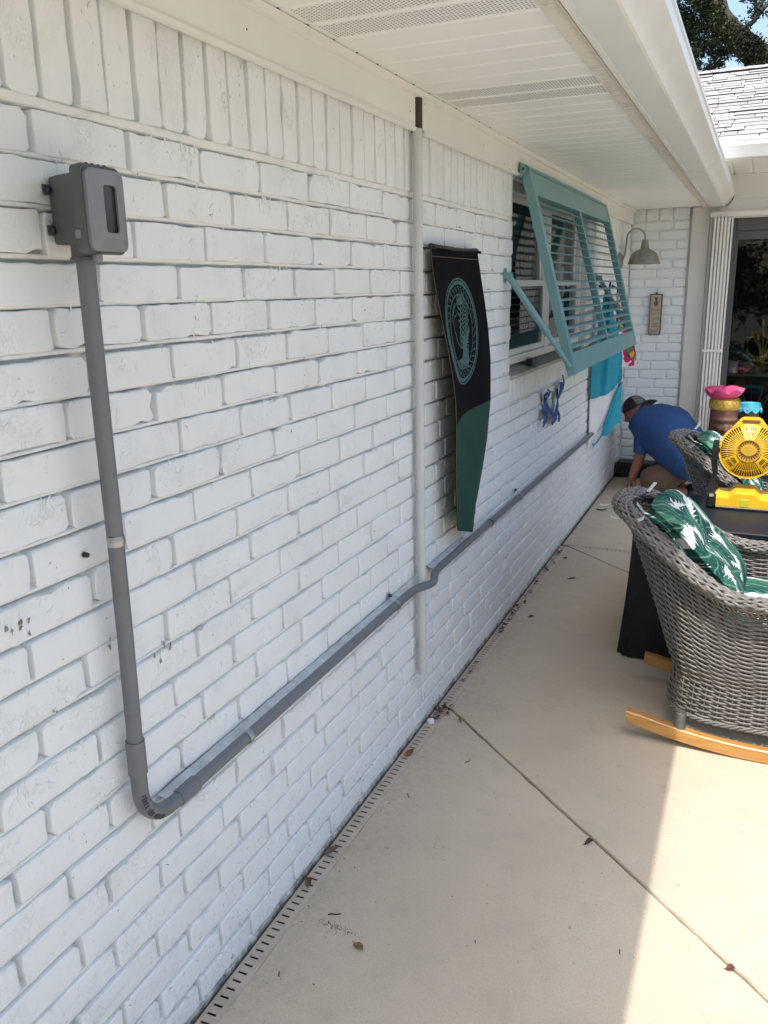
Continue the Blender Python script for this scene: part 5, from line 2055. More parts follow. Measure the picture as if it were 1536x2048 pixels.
tag(m.build('rim_binding', WICKER, chair, smooth=True), kind='stuff')
m = MB()
for k in range(3):
    pts = []
    for i in range(170):
        u = i / 170
        p = shell(u, 0.0, 0.004)
        d = (p - Vector((CXc, CYc, p.z))).normalized()
        a = 2 * PI * k / 3 + 2 * PI * 26 * u
        pts.append(p + d * 0.0055 * math.cos(a) + Vector((0, 0, 0.0055 * math.sin(a))))
    m.tube(pts, 0.0042, 5, closed=True)
m.build('base_braid', WICKER, chair, smooth=True)
def rocker(yc):
    m = MB()
    N = 40
    loops = []
    Rr = 1.52
    for i in range(N + 1):
        x = lerp(0.655, 1.52, i / N)
        zb = (x - 1.08) ** 2 / (2 * Rr) + 0.001
        th = 0.044 if 1 < i < N - 1 else 0.040
        e = 0.0035
        loops.append([(x, yc - 0.016, zb + e), (x, yc - 0.016 + e, zb), (x, yc + 0.016 - e, zb), (x, yc + 0.016, zb + e), (x, yc + 0.016, zb + th - e), (x, yc + 0.016 - e, zb + th), (x, yc - 0.016 + e, zb + th), (x, yc - 0.016, zb + th - e)])
    loft(m, loops)
    return m.build('rocker', WOOD, chair, smooth=30)
rocker(2.610); rocker(3.090)
for (x, y) in ((0.822, 2.612), (0.822, 3.088), (1.318, 2.612), (1.318, 3.088)):
    zb = (x - 1.08) ** 2 / (2 * 1.52) + 0.001 + 0.042
    m = MB()
    prof = []
    nn = 11
    for i in range(nn):
        h = zb + (0.118 - zb) * i / (nn - 1)
        prof += [(0.0155, h), (0.0175, h + 0.002), (0.0155, h + 0.004)]
    m.lathe(prof, (x, y, 0), 14)
    m.build('leg', WICKER, chair, smooth=True)
m = MB()
m.add([Vector((p.x, p.y, 0.385)) for p in [tabu(BOT, i / 40).lerp(tabu(RIM, i / 40), 0.30) for i in range(40)]], [tuple(range(40))])
m.build('seat_panel', MATS['wicker_core'], chair)

def cushions(dx, dy, lab_b, lab_s, seed):
    off = Vector((dx, dy, 0))
    cb = thing('back_cushion', lab_b, 'cushion', Vector((0.78, 2.85, 0.62)) + off, 'leaf print chair cushions')
    def puff(u, v, side):
        a = u * 2 - 1; b = v * 2 - 1
        # round the corners of the outline
        k = 1 - 0.13 * a * a * b * b * (abs(a * b))
        a *= k; b *= k
        e = max(0, 1 - abs(u * 2 - 1) ** 3.0) ** 0.55 * max(0, 1 - abs(v * 2 - 1) ** 4) ** 0.5
        h = 0.056 * e * (1 + 0.12 * noise.noise(Vector((u * 5, v * 5, seed)))) - 0.012 * math.exp(-((v - 0.50) / 0.05) ** 2) * e
        w = 0.205
        vv = (b + 1) / 2
        ctr = Vector((lerp(0.965, 0.672, vv), 2.85, lerp(0.445, 0.748, vv)))
        nn = Vector((0.72, 0, 0.69)).normalized()
        p = ctr + Vector((0, a * w, 0)) + nn * (side * h + 0.045 * a * a)
        p += Vector((0, 0, 0.004 * noise.noise(Vector((u * 9, v * 9, seed + 2)))))
        return p + off
    m = MB()
    m.grid(lambda u, v: puff(u, v, 1), 30, 34)
    m.grid(lambda u, v: puff(u, v, -1), 30, 34)
    co = m.build('pad', LEAFPRINT, cb, smooth=True)
    m = MB()
    pts = [puff(i / 30, 0, 0) for i in range(30)] + [puff(1, i / 30, 0) for i in range(30)] + [puff(1 - i / 30, 1, 0) for i in range(30)] + [puff(0, 1 - i / 30, 0) for i in range(30)]
    m.tube(pts, 0.0045, 5, closed=True)
    m.build('piping', LEAFPRINT, cb, smooth=True)
    m = MB()
    for (w, L) in ((0.0, 1), (0.012, -1)):
        a = Vector((0.66, 2.655, 0.765)) + off
        m.grid(lambda u, v: a + Vector((lerp(0, 0.16 + w, u), -0.035 - 0.016 * math.sin(u * PI) + 0.014 * v * L, -0.16 * u + 0.035 * math.sin(u * PI) + 0.009 * v)), 12, 1)
    m.build('tie', LEAFPRINT, cb, smooth=True, fix=False)
    m = MB()
    a = Vector((0.640, 2.66, 0.772)) + off
    m.grid(lambda u, v: a + Vector((0.03 * math.sin(u * PI), -0.045 * math.sin(u * PI * 0.9) - 0.004, -0.055 * u + 0.012 * v + 0.012)), 12, 1)
    m.build('tie', WHITETOWEL, cb, smooth=True, fix=False)
    m = MB()
    a = Vector((0.668, 2.80, 0.812)) + off
    m.obox(a, (0.5, 0.5, 0.7), (0.5, -0.8, 0.1), (0.6, 0.3, -0.6), 0.020, 0.010, 0.0008)
    m.build('care_label', WHITETOWEL, cb)
    cs = thing('seat_cushion', lab_s, 'cushion', Vector((1.15, 2.85, 0.43)) + off, 'leaf print chair cushions')
    def seat(u, v, side):
        a = u * 2 - 1; b = v * 2 - 1
        e = max(0, 1 - abs(a) ** 5) ** 0.5 * max(0, 1 - abs(b) ** 5) ** 0.5
        return Vector((1.16 + a * 0.235, 2.85 + b * 0.228, 0.432)) + Vector((0, 0, side * 0.045 * e)) + off
    m = MB()
    m.grid(lambda u, v: seat(u, v, 1), 26, 26)
    m.grid(lambda u, v: seat(u, v, -1), 26, 26)
    m.build('pad', LEAFPRINT, cs, smooth=True)
cushions(0, 0, 'leaf print back cushion tied into the nearest wicker chair', 'leaf print seat cushion on the nearest wicker chair', 1)
chair2 = copy_tree(chair)
chair2.location = (CXc + 0.055, CYc + 1.33, 0)
chair2['label'] = 'grey wicker rocking chair behind the black covered table'
cushions(0.055, 1.33, 'leaf print back cushion in the wicker chair behind the yellow fan', 'leaf print seat cushion in the wicker chair behind the yellow fan', 5)

# ================================================================== COVERED TABLE
tbl = thing('covered_table', 'low square table under a black cover with a charcoal top, between the two wicker chairs', 'table', (1.1, 3.5, 0))
TX0, TX1, TY0, TY1, TZ = 0.565, 1.66, 3.245, 3.80, 0.560
tcx, tcy = (TX0 + TX1) / 2, (TY0 + TY1) / 2
m = MB()
o1 = rrect(tcx, tcy, (TX1 - TX0) / 2, (TY1 - TY0) / 2, 0.05, 8)
ins = lambda d: rrect(tcx, tcy, (TX1 - TX0) / 2 - d, (TY1 - TY0) / 2 - d, 0.05, 8)
loft(m, [[(a, b, TZ - 0.024) for a, b in ins(0.002)], [(a, b, TZ - 0.004) for a, b in o1], [(a, b, TZ) for a, b in ins(0.004)]])
m.build('table_top', TOPV, tbl, smooth=30)
m = MB()
def drape(u, v):
    k = u * len(o1)
    i = int(k) % len(o1); j = (i + 1) % len(o1)
    f = k - int(k)
    ax, ay = lerp(o1[i][0], o1[j][0], f), lerp(o1[i][1], o1[j][1], f)
    d = Vector((ax - tcx, ay - tcy, 0)).normalized()
    fl = 0.004 + 0.022 * v + (0.012 * math.sin(u * 2 * PI * 13) + 0.010 * math.sin(u * 2 * PI * 31 + 1)) * v * v
    fl = min(fl, 0.05) if ay < TY0 + 0.01 else fl
    return (ax + d.x * fl, ay + d.y * fl * 0.6, lerp(TZ - 0.014, 0.004, v))
m.grid(drape, 220, 16, cu=True)
m.build('cover_skirt', COVER, tbl, smooth=True)

# ================================================================== JOBSITE FAN
fan = thing('jobsite_fan', 'yellow and black cordless jobsite fan standing on the table with its grille towards the camera', 'fan', (0.95, 3.6850, TZ))
FC = Vector((0.950, 3.6700, 0.792))
TI = R(9)
FXa = Vector((1, 0, 0))
FYa = Vector((0, math.sin(TI), math.cos(TI)))     # up along the fan face
FNa = Vector((0, -math.cos(TI), math.sin(TI)))    # towards the camera
RF = 0.112
def fp(r, a, n=0.0):
    return FC + FXa * (r * math.cos(a)) + FYa * (r * math.sin(a)) + FNa * n
def dome(r):
    return 0.040 * (1 - (r / RF) ** 2.2)
# outer ring
m = MB()
N = 64
loops = []
for i in range(N):
    a = 2 * PI * i / N
    loops.append([fp(RF + 0.002, a, 0.004), fp(RF + 0.002, a, -0.060), fp(RF - 0.006, a, -0.060), fp(RF - 0.006, a, 0.004)])
vs = [v for l in loops for v in l]
fs = []
for i in range(N):
    j = (i + 1) % N
    for q in range(4):
        q2 = (q + 1) % 4
        fs.append((i * 4 + q, j * 4 + q, j * 4 + q2, i * 4 + q2))
m.add(vs, fs)
m.build('housing', YELLOW, fan, smooth=35)
def barrel(u, v):
    a = 2 * PI * u
    r = lerp(RF - 0.007, 0.075, v)
    return fp(r, a, -0.01 - 0.085 * v)
m = MB(); m.grid(barrel, 48, 3, cu=True); m.add([fp(0.075, 2 * PI * i / 40, -0.095) for i in range(40)], [tuple(range(40))]); m.build('motor_shroud', BLACKP, fan, smooth=40)
# grille spokes, leaving room for the solid panels
panels = [(PI / 2, 0.33), (PI / 2 + 2.25, 0.26), (PI / 2 - 2.25, 0.26), (-PI / 2, 0.30)]
NSP = 64
for i in range(NSP):
    a = 2 * PI * i / NSP
    if any(abs((a - c + PI) % (2 * PI) - PI) < w * 0.85 for c, w in panels[:3]): continue
    pts = [fp(lerp(0.043, RF - 0.002, q / 6), a, dome(lerp(0.043, RF - 0.002, q / 6))) for q in range(7)]
    m = MB()
    m.tube(pts, 0.0021, 5)
    m.build('grille_bar', YELLOW, fan, smooth=True)
m = MB(); m.tube([fp(0.082, 2 * PI * i / 60, dome(0.082) - 0.001) for i in range(60)], 0.0013, 5, closed=True); m.build('grille_ring', YELLOW, fan, smooth=True)
def panel(c, w, r0, r1, nsl, name):
    m = MB()
    th = 0.006
    def quad(ra, rb, a0, a1, n=8, lift=0.002):
        vs = []
        for i in range(n + 1):
            a = lerp(a0, a1, i / n)
            for r in (ra, rb):
                vs.append(fp(r, a, dome(min(r, RF)) + lift))
                vs.append(fp(r, a, dome(min(r, RF)) + lift - th))
        fs = []
        for i in range(n):
            b = i * 4; d = (i + 1) * 4
            fs += [(b, d, d + 2, b + 2), (b + 1, b + 3, d + 3, d + 1), (b, b + 1, d + 1, d), (b + 2, d + 2, d + 3, b + 3)]
        fs += [(0, 2, 3, 1), (n * 4, n * 4 + 1, n * 4 + 3, n * 4 + 2)]
        m.add(vs, fs)
    quad(r0, r0 + 0.010, c - w, c + w)
    quad(r1 - 0.012, r1, c - w, c + w)
    quad(r0 + 0.010, r1 - 0.012, c - w, c - w * 0.72, 3)
    quad(r0 + 0.010, r1 - 0.012, c + w * 0.72, c + w, 3)
    for k in range(nsl):
        f = lerp(-0.60, 0.60, k / (nsl - 1))
        quad(r0 + 0.010, r1 - 0.012, c + w * (f - 0.045), c + w * (f + 0.045), 1)
    rm2_ = (r0 + r1) / 2
    quad(rm2_ - 0.0018, rm2_ + 0.0018, c - w * 0.72, c + w * 0.72, 6, 0.003)
    return m.build(name, YELLOW, fan, smooth=30)
panel(PI / 2, 0.36, 0.046, RF - 0.004, 7, 'slotted_panel')
panel(PI / 2 + 2.25, 0.27, 0.05, RF - 0.006, 5, 'slotted_panel')
panel(PI / 2 - 2.25, 0.27, 0.05, RF - 0.006, 5, 'slotted_panel')
# hub
m = MB()
def hubp(r, a, h): return fp(r, a, dome(0.043) + h)
loft(m, [[hubp(0.047, 2 * PI * i / 40, -0.004) for i in range(40)], [hubp(0.047, 2 * PI * i / 40, 0.004) for i in range(40)], [hubp(0.042, 2 * PI * i / 40, 0.005) for i in range(40)], [hubp(0.041, 2 * PI * i / 40, -0.001) for i in range(40)], [hubp(0.002, 2 * PI * i / 40, -0.001) for i in range(40)]])
hub = m.build('hub', mat('amber_plastic', (0.50, 0.28, 0.02), 0.4, 0.05), fan, smooth=35)
m = MB()
for i in range(22):
    a = 2 * PI * i / 22
    m.obox(hubp(0.034, a, 0.0002), FXa * math.cos(a) + FYa * math.sin(a), FXa * -math.sin(a) + FYa * math.cos(a), FNa, 0.0055, 0.0019, 0.0010)
m.build('hub_slot', DARKG, hub)
m = MB()
loft(m, [[hubp(0.025, 2 * PI * i / 24, 0.000) * 1 + FXa * (0.009 * math.copysign(abs(math.cos(2 * PI * i / 24)) ** 3, math.cos(2 * PI * i / 24))) for i in range(24)], [hubp(0.021, 2 * PI * i / 24, 0.006) + FXa * (0.009 * math.copysign(abs(math.cos(2 * PI * i / 24)) ** 3, math.cos(2 * PI * i / 24))) for i in range(24)]])
m.build('hub_cap', MATS['amber_plastic'], hub, smooth=35)
m = MB()
for k in range(3):
    m.obox(hubp(0, 0, 0.0064) + FYa * (0.006 * (k - 1)), FXa, FYa, FNa, 0.007 - 0.0015 * (k % 2), 0.0016, 0.0003)
m.build('hub_badge', mat('badge_olive', (0.33, 0.32, 0.02), 0.5), hub)
# fan blades behind the grille
for k in range(5):
    a = 2 * PI * k / 5 + 0.3
    m = MB()
    m.grid(lambda u, v: fp(lerp(0.03, 0.098, u), a + lerp(-0.38, 0.38, v) * (0.7 + 0.4 * u), -0.028 + 0.022 * (v - 0.5)), 6, 4)
    m.build('blade', BLACKP, fan, smooth=True, fix=False)
# carry handle on top
m = MB()
hz = dome(RF) - 0.004
def hp(x, y, n): return FC + FXa * x + FYa * y + FNa * n
outer = [(-0.078, 0.080), (-0.040, 0.130), (-0.028, 0.137), (0.028, 0.137), (0.040, 0.130), (0.078, 0.080), (0.066, 0.088), (0.040, 0.1045), (-0.040, 0.1045), (-0.066, 0.088)]
loft(m, [[hp(x, y, 0.004) for x, y in outer], [hp(x, y, -0.030) for x, y in outer]])
hd = m.build('carry_handle', YELLOW, fan, smooth=30)
m = MB()
sl_ = [(-0.038, 0.117), (-0.030, 0.124), (0.030, 0.124), (0.038, 0.117), (0.030, 0.110), (-0.030, 0.110)]
loft(m, [[hp(x, y, 0.0045) for x, y in sl_], [hp(x, y, 0.001) for x, y in sl_]])
m.build('grip_recess', mat('rust_rubber', (0.17, 0.055, 0.012), 0.6), hd)
# yoke and base
for sg_ in (-1, 1):
    m = MB()
    x = FC.x + sg_ * (RF + 0.012)
    pts = [(x, 3.6700, 0.83), (x + sg_ * 0.002, 3.6700, 0.795), (x + sg_ * 0.003, 3.6750, 0.74), (x - sg_ * 0.004, 3.6850, 0.69), (x + sg_ * 0.004, 3.6850, 0.645), (x + sg_ * 0.010, 3.6850, 0.61)]
    loops = []
    for i, p in enumerate(pts):
        p = Vector(p)
        w = (0.010, 0.013, 0.012, 0.010, 0.012, 0.016)[i]; dd = (0.012, 0.018, 0.017, 0.016, 0.020, 0.024)[i]
        loops.append([p + Vector((-w, -dd, 0)), p + Vector((w, -dd, 0)), p + Vector((w, dd, 0)), p + Vector((-w, dd, 0))])
    loft(m, loops)
    m.build('yoke_arm', BLACKP, fan, smooth=30)
    m = MB()
    m.tube([(x + sg_ * 0.012, 3.6700, 0.795), (x - sg_ * 0.016, 3.6700, 0.795)], 0.016, 14)
    m.build('pivot_knob', BLACKP, fan, smooth=40)
    m = MB()
    for yy in (3.6030, 3.7550):
        m.box((x - 0.018, yy - 0.028, TZ + 0.001), (x + 0.018, yy + 0.028, TZ + 0.062), 0.010)
    m.box((x - 0.013, 3.6150, TZ + 0.010), (x + 0.013, 3.7450, TZ + 0.052), 0.006)
    m.build('corner_bumper', BLACKP, fan, smooth=30)
m = MB()
bx0, bx1 = FC.x - RF - 0.002, FC.x + RF + 0.002
front = [(bx0, 0.010), (bx1, 0.010), (bx1, 0.048), (FC.x + 0.060, 0.050), (FC.x + 0.036, 0.072), (FC.x - 0.036, 0.072), (FC.x - 0.060, 0.050), (bx0, 0.048)]
loft(m, [[(x, 3.5870, TZ + z * 0.92 + 0.001) for x, z in front], [(x, 3.5950, TZ + z) for x, z in front], [(x, 3.7650, TZ + z) for x, z in front]])
bs_ = m.build('base', YELLOW, fan, smooth=30)
m = MB(); m.box((FC.x - 0.018, 3.5855, TZ + 0.014), (FC.x + 0.018, 3.5910, TZ + 0.046), 0.002); m.build('base_label', mat('label_lime', (0.52, 0.50, 0.03), 0.5, 0.15, 200), bs_)
m = MB(); m.box((bx0 + 0.006, 3.5800, TZ + 0.0005), (bx1 - 0.006, 3.7730, TZ + 0.0125), 0.003); m.build('base_foot', BLACKP, bs_)

# ================================================================== KNEELING PERSON
def skin_mesh(verts, edges, radii, levels=2):
    me = bpy.data.meshes.new('tmp')
    me.from_pydata([Vector(v) for v in verts], edges, [])
    o = bpy.data.objects.new('tmp', me)
    COL.objects.link(o)
    md = o.modifiers.new('Skin', 'SKIN')
    md.use_smooth_shade = True
    md.branch_smoothing = 0.6
    for i, r in enumerate(radii):
        sv = me.skin_vertices[0].data[i]
        sv.radius = (r, r) if not isinstance(r, tuple) else r
        sv.use_root = (i == 0)
    ss = o.modifiers.new('Sub', 'SUBSURF')
    ss.levels = levels; ss.render_levels = levels
    dg = bpy.context.evaluated_depsgraph_get()
    out = bpy.data.meshes.new_from_object(o.evaluated_get(dg))
    bpy.data.objects.remove(o)
    return out
def mesh_into(mb, me):
    mb.add([v.co.copy() for v in me.vertices], [tuple(p.vertices) for p in me.polygons])
man = thing('person', 'person in blue t-shirt, khaki shorts and black backwards cap kneeling in the corner', 'person', (0.42, 6.1, 0))
V = [(0.535, 6.05, 0.235), (0.49, 6.12, 0.37), (0.40, 6.21, 0.495), (0.315, 6.26, 0.545), (0.255, 6.29, 0.565), (0.215, 6.30, 0.570), (0.175, 6.305, 0.560),   # spine 0-6
     (0.283, 6.135, 0.515), (0.258, 6.105, 0.385), (0.248, 6.090, 0.275), (0.222, 6.085, 0.17), (0.196, 6.08, 0.085),                          # near arm 7-11
     (0.300, 6.395, 0.505), (0.250, 6.43, 0.30), (0.180, 6.40, 0.12),                                                                           # far arm 12-14
     (0.505, 5.965, 0.205), (0.38, 5.965, 0.150), (0.245, 5.960, 0.072),                                                                        # near thigh 15-17
     (0.40, 5.975, 0.062), (0.54, 5.99, 0.055), (0.600, 5.995, 0.050),                                                                          # near shin 18-20
     (0.530, 6.150, 0.20), (0.38, 6.18, 0.145), (0.255, 6.19, 0.070), (0.42, 6.17, 0.058), (0.58, 6.15, 0.050)]                                 # far leg 21-25
E_ = [(0, 1), (1, 2), (2, 3), (3, 4), (4, 5), (5, 6), (3, 7), (7, 8), (8, 9), (9, 10), (10, 11), (3, 12), (12, 13), (13, 14), (0, 15), (15, 16), (16, 17), (17, 18), (18, 19), (19, 20), (0, 21), (21, 22), (22, 23), (23, 24), (24, 25)]
Rr_ = [0.080, 0.085, 0.090, 0.075, 0.052, 0.050, 0.060, 0.056, 0.046, 0.040, 0.036, 0.026, 0.055, 0.040, 0.026, 0.066, 0.062, 0.050, 0.050, 0.040, 0.036, 0.066, 0.062, 0.050, 0.048, 0.036]
bm_ = MB()
mesh_into(bm_, skin_mesh(V, E_, Rr_))
# head with brow, nose, chin and ears
hc = Vector((0.180, 6.305, 0.560)); hu = Vector((-0.55, 0.05, 0.83)).normalized(); hf = Vector((-0.80, -0.12, -0.55)).normalized(); hf = (hf - hu * hf.dot(hu)).normalized(); hs = hu.cross(hf)
def headp(u, v):
    a = 2 * PI * u; b = lerp(-PI / 2, PI / 2, v)
    f = math.cos(b) * math.cos(a); s_ = math.cos(b) * math.sin(a); h = math.sin(b)
    r = 1.0
    A = lambda s0, h0, w, k: k * math.exp(-((s_ - s0) ** 2 + (h - h0) ** 2) / w ** 2) * (1 if f > 0 else 0)
    r += A(0, -0.18, 0.16, 0.24) + A(0, -0.82, 0.3, 0.10) + A(0, 0.10, 0.35, 0.04) - A(0.33, 0.0, 0.16, 0.06) - A(-0.33, 0.0, 0.16, 0.06) + A(0, -0.5, 0.16, 0.05)
    jaw = 1 - 0.22 * smooth01(-h * 1.3) * (1 if f < 0.2 else 0.6)
    return hc + hf * (0.086 * f * r * (jaw if f < 0 else 1)) + hs * (0.070 * s_ * jaw * (r if abs(s_) < .5 else 1)) + hu * (0.108 * h)
bm_.grid(headp, 40, 28, cu=True)
for sg_ in (-1, 1):
    c = hc + hs * (0.070 * sg_) - hf * 0.008 - hu * 0.010
    bm_.grid(lambda u, v: c + hu * (0.028 * math.cos(2 * PI * u) * math.sin(PI * v)) - hf * (0.016 * math.sin(2 * PI * u) * math.sin(PI * v)) + hs * (sg_ * 0.010 * (1 + math.cos(PI * v)) * 0.5), 12, 6, cu=True)
# hands: palm and five fingers closing on the floor work
for (w, dirv) in ((Vector((0.196, 6.08, 0.085)), Vector((-0.35, -0.05, -0.9))), (Vector((0.18, 6.40, 0.12)), Vector((-0.4, -0.1, -0.9)))):
    dirv.normalize()
    sd2 = Vector((0, 1, 0)); nn2 = dirv.cross(sd2)
    palm = [w, w + dirv * 0.03, w + dirv * 0.06]
    mesh_into(bm_, skin_mesh(palm, [(0, 1), (1, 2)], [(0.022, 0.024), (0.036, 0.018), (0.036, 0.016)], 2))
    for k in range(4):
        L = (0.034, 0.042, 0.040, 0.030)[k]
        b0 = w + dirv * 0.055 + sd2 * ((k - 1.5) * 0.018)
        f1 = b0 + dirv * (L * 0.45) + nn2 * 0.006
        f2 = f1 + (dirv * 0.5 + nn2 * 0.8).normalized() * (L * 0.45)
        f3 = f2 + (dirv * 0.1 + nn2 * 1.0).normalized() * (L * 0.4)
        mesh_into(bm_, skin_mesh([b0, f1, f2, f3], [(0, 1), (1, 2), (2, 3)], [0.0095, 0.0088, 0.0080, 0.0065], 1))
    t0 = w + dirv * 0.02 + sd2 * -0.028
    mesh_into(bm_, skin_mesh([t0, t0 + dirv * 0.02 - sd2 * 0.012 + nn2 * 0.01, t0 + dirv * 0.042 - sd2 * 0.010 + nn2 * 0.022], [(0, 1), (1, 2)], [0.011, 0.0095, 0.007], 1))
for v in bm_.v:
    if v.z < 0.003: v.z = 0.003
bm_.build('body', SKIN, man, smooth=True, fix=False)
# t-shirt: body of cloth lofted along the bent back, sleeves at the shoulders
sh_h = Vector((-0.80, 0.60, 0)); sh_l = Vector((0.60, 0.80, 0))
rings = [((0.690, 5.940, 0.270), 0.120, 0.185, 2), ((0.640, 5.975, 0.300), 0.145, 0.205, 8), ((0.560, 6.032, 0.325), 0.158, 0.205, 22), ((0.470, 6.100, 0.395), 0.170, 0.195, 38), ((0.405, 6.150, 0.455), 0.168, 0.205, 38), ((0.345, 6.195, 0.498), 0.150, 0.215, 34), ((0.290, 6.235, 0.530), 0.115, 0.200, 30), ((0.255, 6.262, 0.552), 0.080, 0.120, 30), ((0.235, 6.277, 0.563), 0.062, 0.075, 32)]
sm_ = MB()
def ringpt(u, k):
    i = min(int(k), len(rings) - 2); f = k - i
    f = f * f * (3 - 2 * f) * 0.3 + f * 0.7
    c = Vector(rings[i][0]).lerp(Vector(rings[i + 1][0]), f)
    d = lerp(rings[i][1], rings[i + 1][1], f); w = lerp(rings[i][2], rings[i + 1][2], f); ph = R(lerp(rings[i][3], rings[i + 1][3], f))
    nrm = -sh_h * math.sin(ph) + Vector((0, 0, math.cos(ph)))
    a = 2 * PI * u
    p = c + nrm * (d * math.copysign(abs(math.sin(a)) ** 0.85, math.sin(a))) + sh_l * (w * math.copysign(abs(math.cos(a)) ** 0.85, math.cos(a)))
    fold = noise.noise(Vector((p.x * 13, p.y * 13, p.z * 8))) * 0.014 + noise.noise(Vector((p.x * 34 + p.z * 20, p.y * 26, p.z * 14))) * 0.009
    if k < 1.6: fold += 0.010 * math.sin(p.z * 70 + p.x * 40) * (1.6 - k) / 1.6
    return p + nrm * fold
NK = 40
sm_.grid(lambda u, v: ringpt(u, v * (len(rings) - 1)), 48, NK, cu=True)
TV = [(0.300, 6.150, 0.515), (0.272, 6.118, 0.475), (0.260, 6.105, 0.40), (0.254, 6.097, 0.300)]
sleeve = MB()
def slv(u, v):
    k = v * 3; i = min(int(k), 2); f = k - i
    c = Vector(TV[i]).lerp(Vector(TV[i + 1]), f)
    r = (0.085, 0.083, 0.074, 0.066)
    rr = lerp(r[i], r[i + 1], f)
    a = 2 * PI * u
    p = c + Vector((math.cos(a), 0, 0)) * rr * 0.86 + Vector((0, math.sin(a), 0)) * rr
    return p + Vector((0.006, 0, 0)) * noise.noise(p * 22)
sm_.grid(slv, 24, 16, cu=True)
TV2 = [(0.330, 6.36, 0.515), (0.30, 6.40, 0.475), (0.275, 6.42, 0.42), (0.262, 6.43, 0.33)]
TVs = TV; TV = TV2
sm_.grid(slv, 24, 16, cu=True)
sm_.build('t_shirt', BLUESHIRT, man, smooth=True, fix=False)
# shorts
SV = [(0.535, 6.055, 0.222), (0.505, 5.975, 0.195), (0.40, 5.965, 0.145), (0.270, 5.960, 0.088), (0.530, 6.145, 0.195), (0.40, 6.17, 0.14), (0.29, 6.18, 0.09), (0.515, 6.075, 0.275)]
SE = [(0, 1), (1, 2), (2, 3), (0, 4), (4, 5), (5, 6), (0, 7)]
SR = [0.140, 0.126, 0.110, 0.092, 0.118, 0.100, 0.085, 0.128]
sm_ = MB(); mesh_into(sm_, skin_mesh(SV, SE, SR, 3))
for v in sm_.v:
    n_ = noise.noise(Vector((v.x * 14 + v.z * 14, v.y * 12, v.z * 30 - v.x * 12))) * 0.016
    v.y += n_; v.z += n_
    if v.z < 0.006: v.z = 0.006
sm_.build('shorts', KHAKI, man, smooth=True)
# cap worn backwards
m = MB()
def capp(u, v):
    a = 2 * PI * u; b = lerp(0.12, PI / 2, v)
    return hc + hu * 0.018 + hf * (0.093 * math.cos(b) * math.cos(a)) + hs * (0.080 * math.cos(b) * math.sin(a)) + hu * (0.098 * math.sin(b)) - hf * 0.004
m.grid(capp, 32, 10, cu=True)
capo = m.build('cap', BLACKCLOTH, man, smooth=True)
m = MB()
def brim(u, v, th):
    a = lerp(-1.15, 1.15, u)
    r = lerp(0.088, 0.088 + 0.075 * math.cos(a * 0.75), v)
    bk = -hf
    return hc + hu * (0.034 - 0.040 * v * v - 0.030 * (1 - math.cos(a)) + th) + bk * (r * math.cos(a)) + hs * (0.080 / 0.088 * r * math.sin(a) * (1 - 0.25 * v))
m.grid(lambda u, v: brim(u, v, 0), 18, 6); m.grid(lambda u, v: brim(u, v, -0.004), 18, 6)
m.build('brim', BLACKCLOTH, capo, smooth=True)
m = MB()
m.grid(lambda u, v: capp(0.30 + 0.16 * u, 0.05 + 0.62 * v) + hs * 0.0015 * 1, 8, 6)
m.grid(lambda u, v: capp(0.54 + 0.16 * u, 0.05 + 0.62 * v) - hs * 0.0015 * 1, 8, 6)
m.build('mesh_panel', mat('cap_grey', (0.13, 0.135, 0.14), 0.8), capo, smooth=True, fix=False)
for (a, b) in (((0.585, 5.995, 0.048), (0.70, 6.00, 0.050)), ((0.565, 6.15, 0.046), (0.68, 6.15, 0.048))):
    a = Vector(a); b = Vector(b)
    m = MB()
    mesh_into(m, skin_mesh([a, a.lerp(b, 0.45), b], [(0, 1), (1, 2)], [(0.042, 0.044), (0.040, 0.046), (0.030, 0.048)], 2))
    for v in m.v:
        if v.z < 0.003: v.z = 0.003
    m.build('shoe', mat('dark_shoe', (0.03, 0.034, 0.045), 0.7, 0.2), man, smooth=True)

# ================================================================== LITTER on the patio
DRYLEAF = mat('dry_leaf', (0.20, 0.115, 0.06), 0.8, 0.3, 90, 0.3, 200)
DARKLEAF = mat('dark_dry_leaf', (0.075, 0.042, 0.03), 0.8, 0.3, 90)
def dry_leaf(x, y, ang, L, W, label, mtl=DRYLEAF, name='dead_leaf', z=0.002, curl=0.012):
    m = MB()
    d = Vector((math.cos(ang), math.sin(ang), 0)); s_ = Vector((-d.y, d.x, 0))
    def f(u, v):
        t = u
        w = W * math.sin(PI * min(1, t ** 0.8)) ** 0.8 + 0.0004
        k = (v * 2 - 1)
        return Vector((x, y, z)) + d * ((t - .5) * L) + s_ * (k * w) + Vector((0, 0, curl * 0.4 * abs(k) ** 1.5 * math.sin(PI * t) + curl * 0.35 * t * t + 0.0012 * noise.noise(Vector((u * 6, v * 4, x * 9)))))
    m.grid(f, 10, 4)
    st = Vector((x, y, z)) + d * (-.5 * L)
    m.tube([st - d * L * 0.22, st, st + d * L * 0.2], 0.0008, 4)
    return tag(m.build(name, mtl, smooth=True, fix=False, loc=(x, y, z)), label, 'leaf')
def twig(x, y, ang, L, label, r=0.0011):
    m = MB()
    d = Vector((math.cos(ang), math.sin(ang), 0)); s_ = Vector((-d.y, d.x, 0))
    m.tube([Vector((x, y, 0.0025)) + d * ((i / 5 - .5) * L) + s_ * (0.06 * L * math.sin(i * 1.3)) for i in range(6)], r, 5)
    return tag(m.build('twig', DARKLEAF, smooth=True, loc=(x, y, 0)), label, 'twig')
dry_leaf(0.229, 1.428, -0.5, 0.034, 0.0085, 'single tan dead leaf lying flat on the patio in the foreground')
dry_leaf(0.646, 1.995, 0.5, 0.024, 0.006, 'small curled brown leaf beside the diagonal joint', DARKLEAF, curl=0.03)
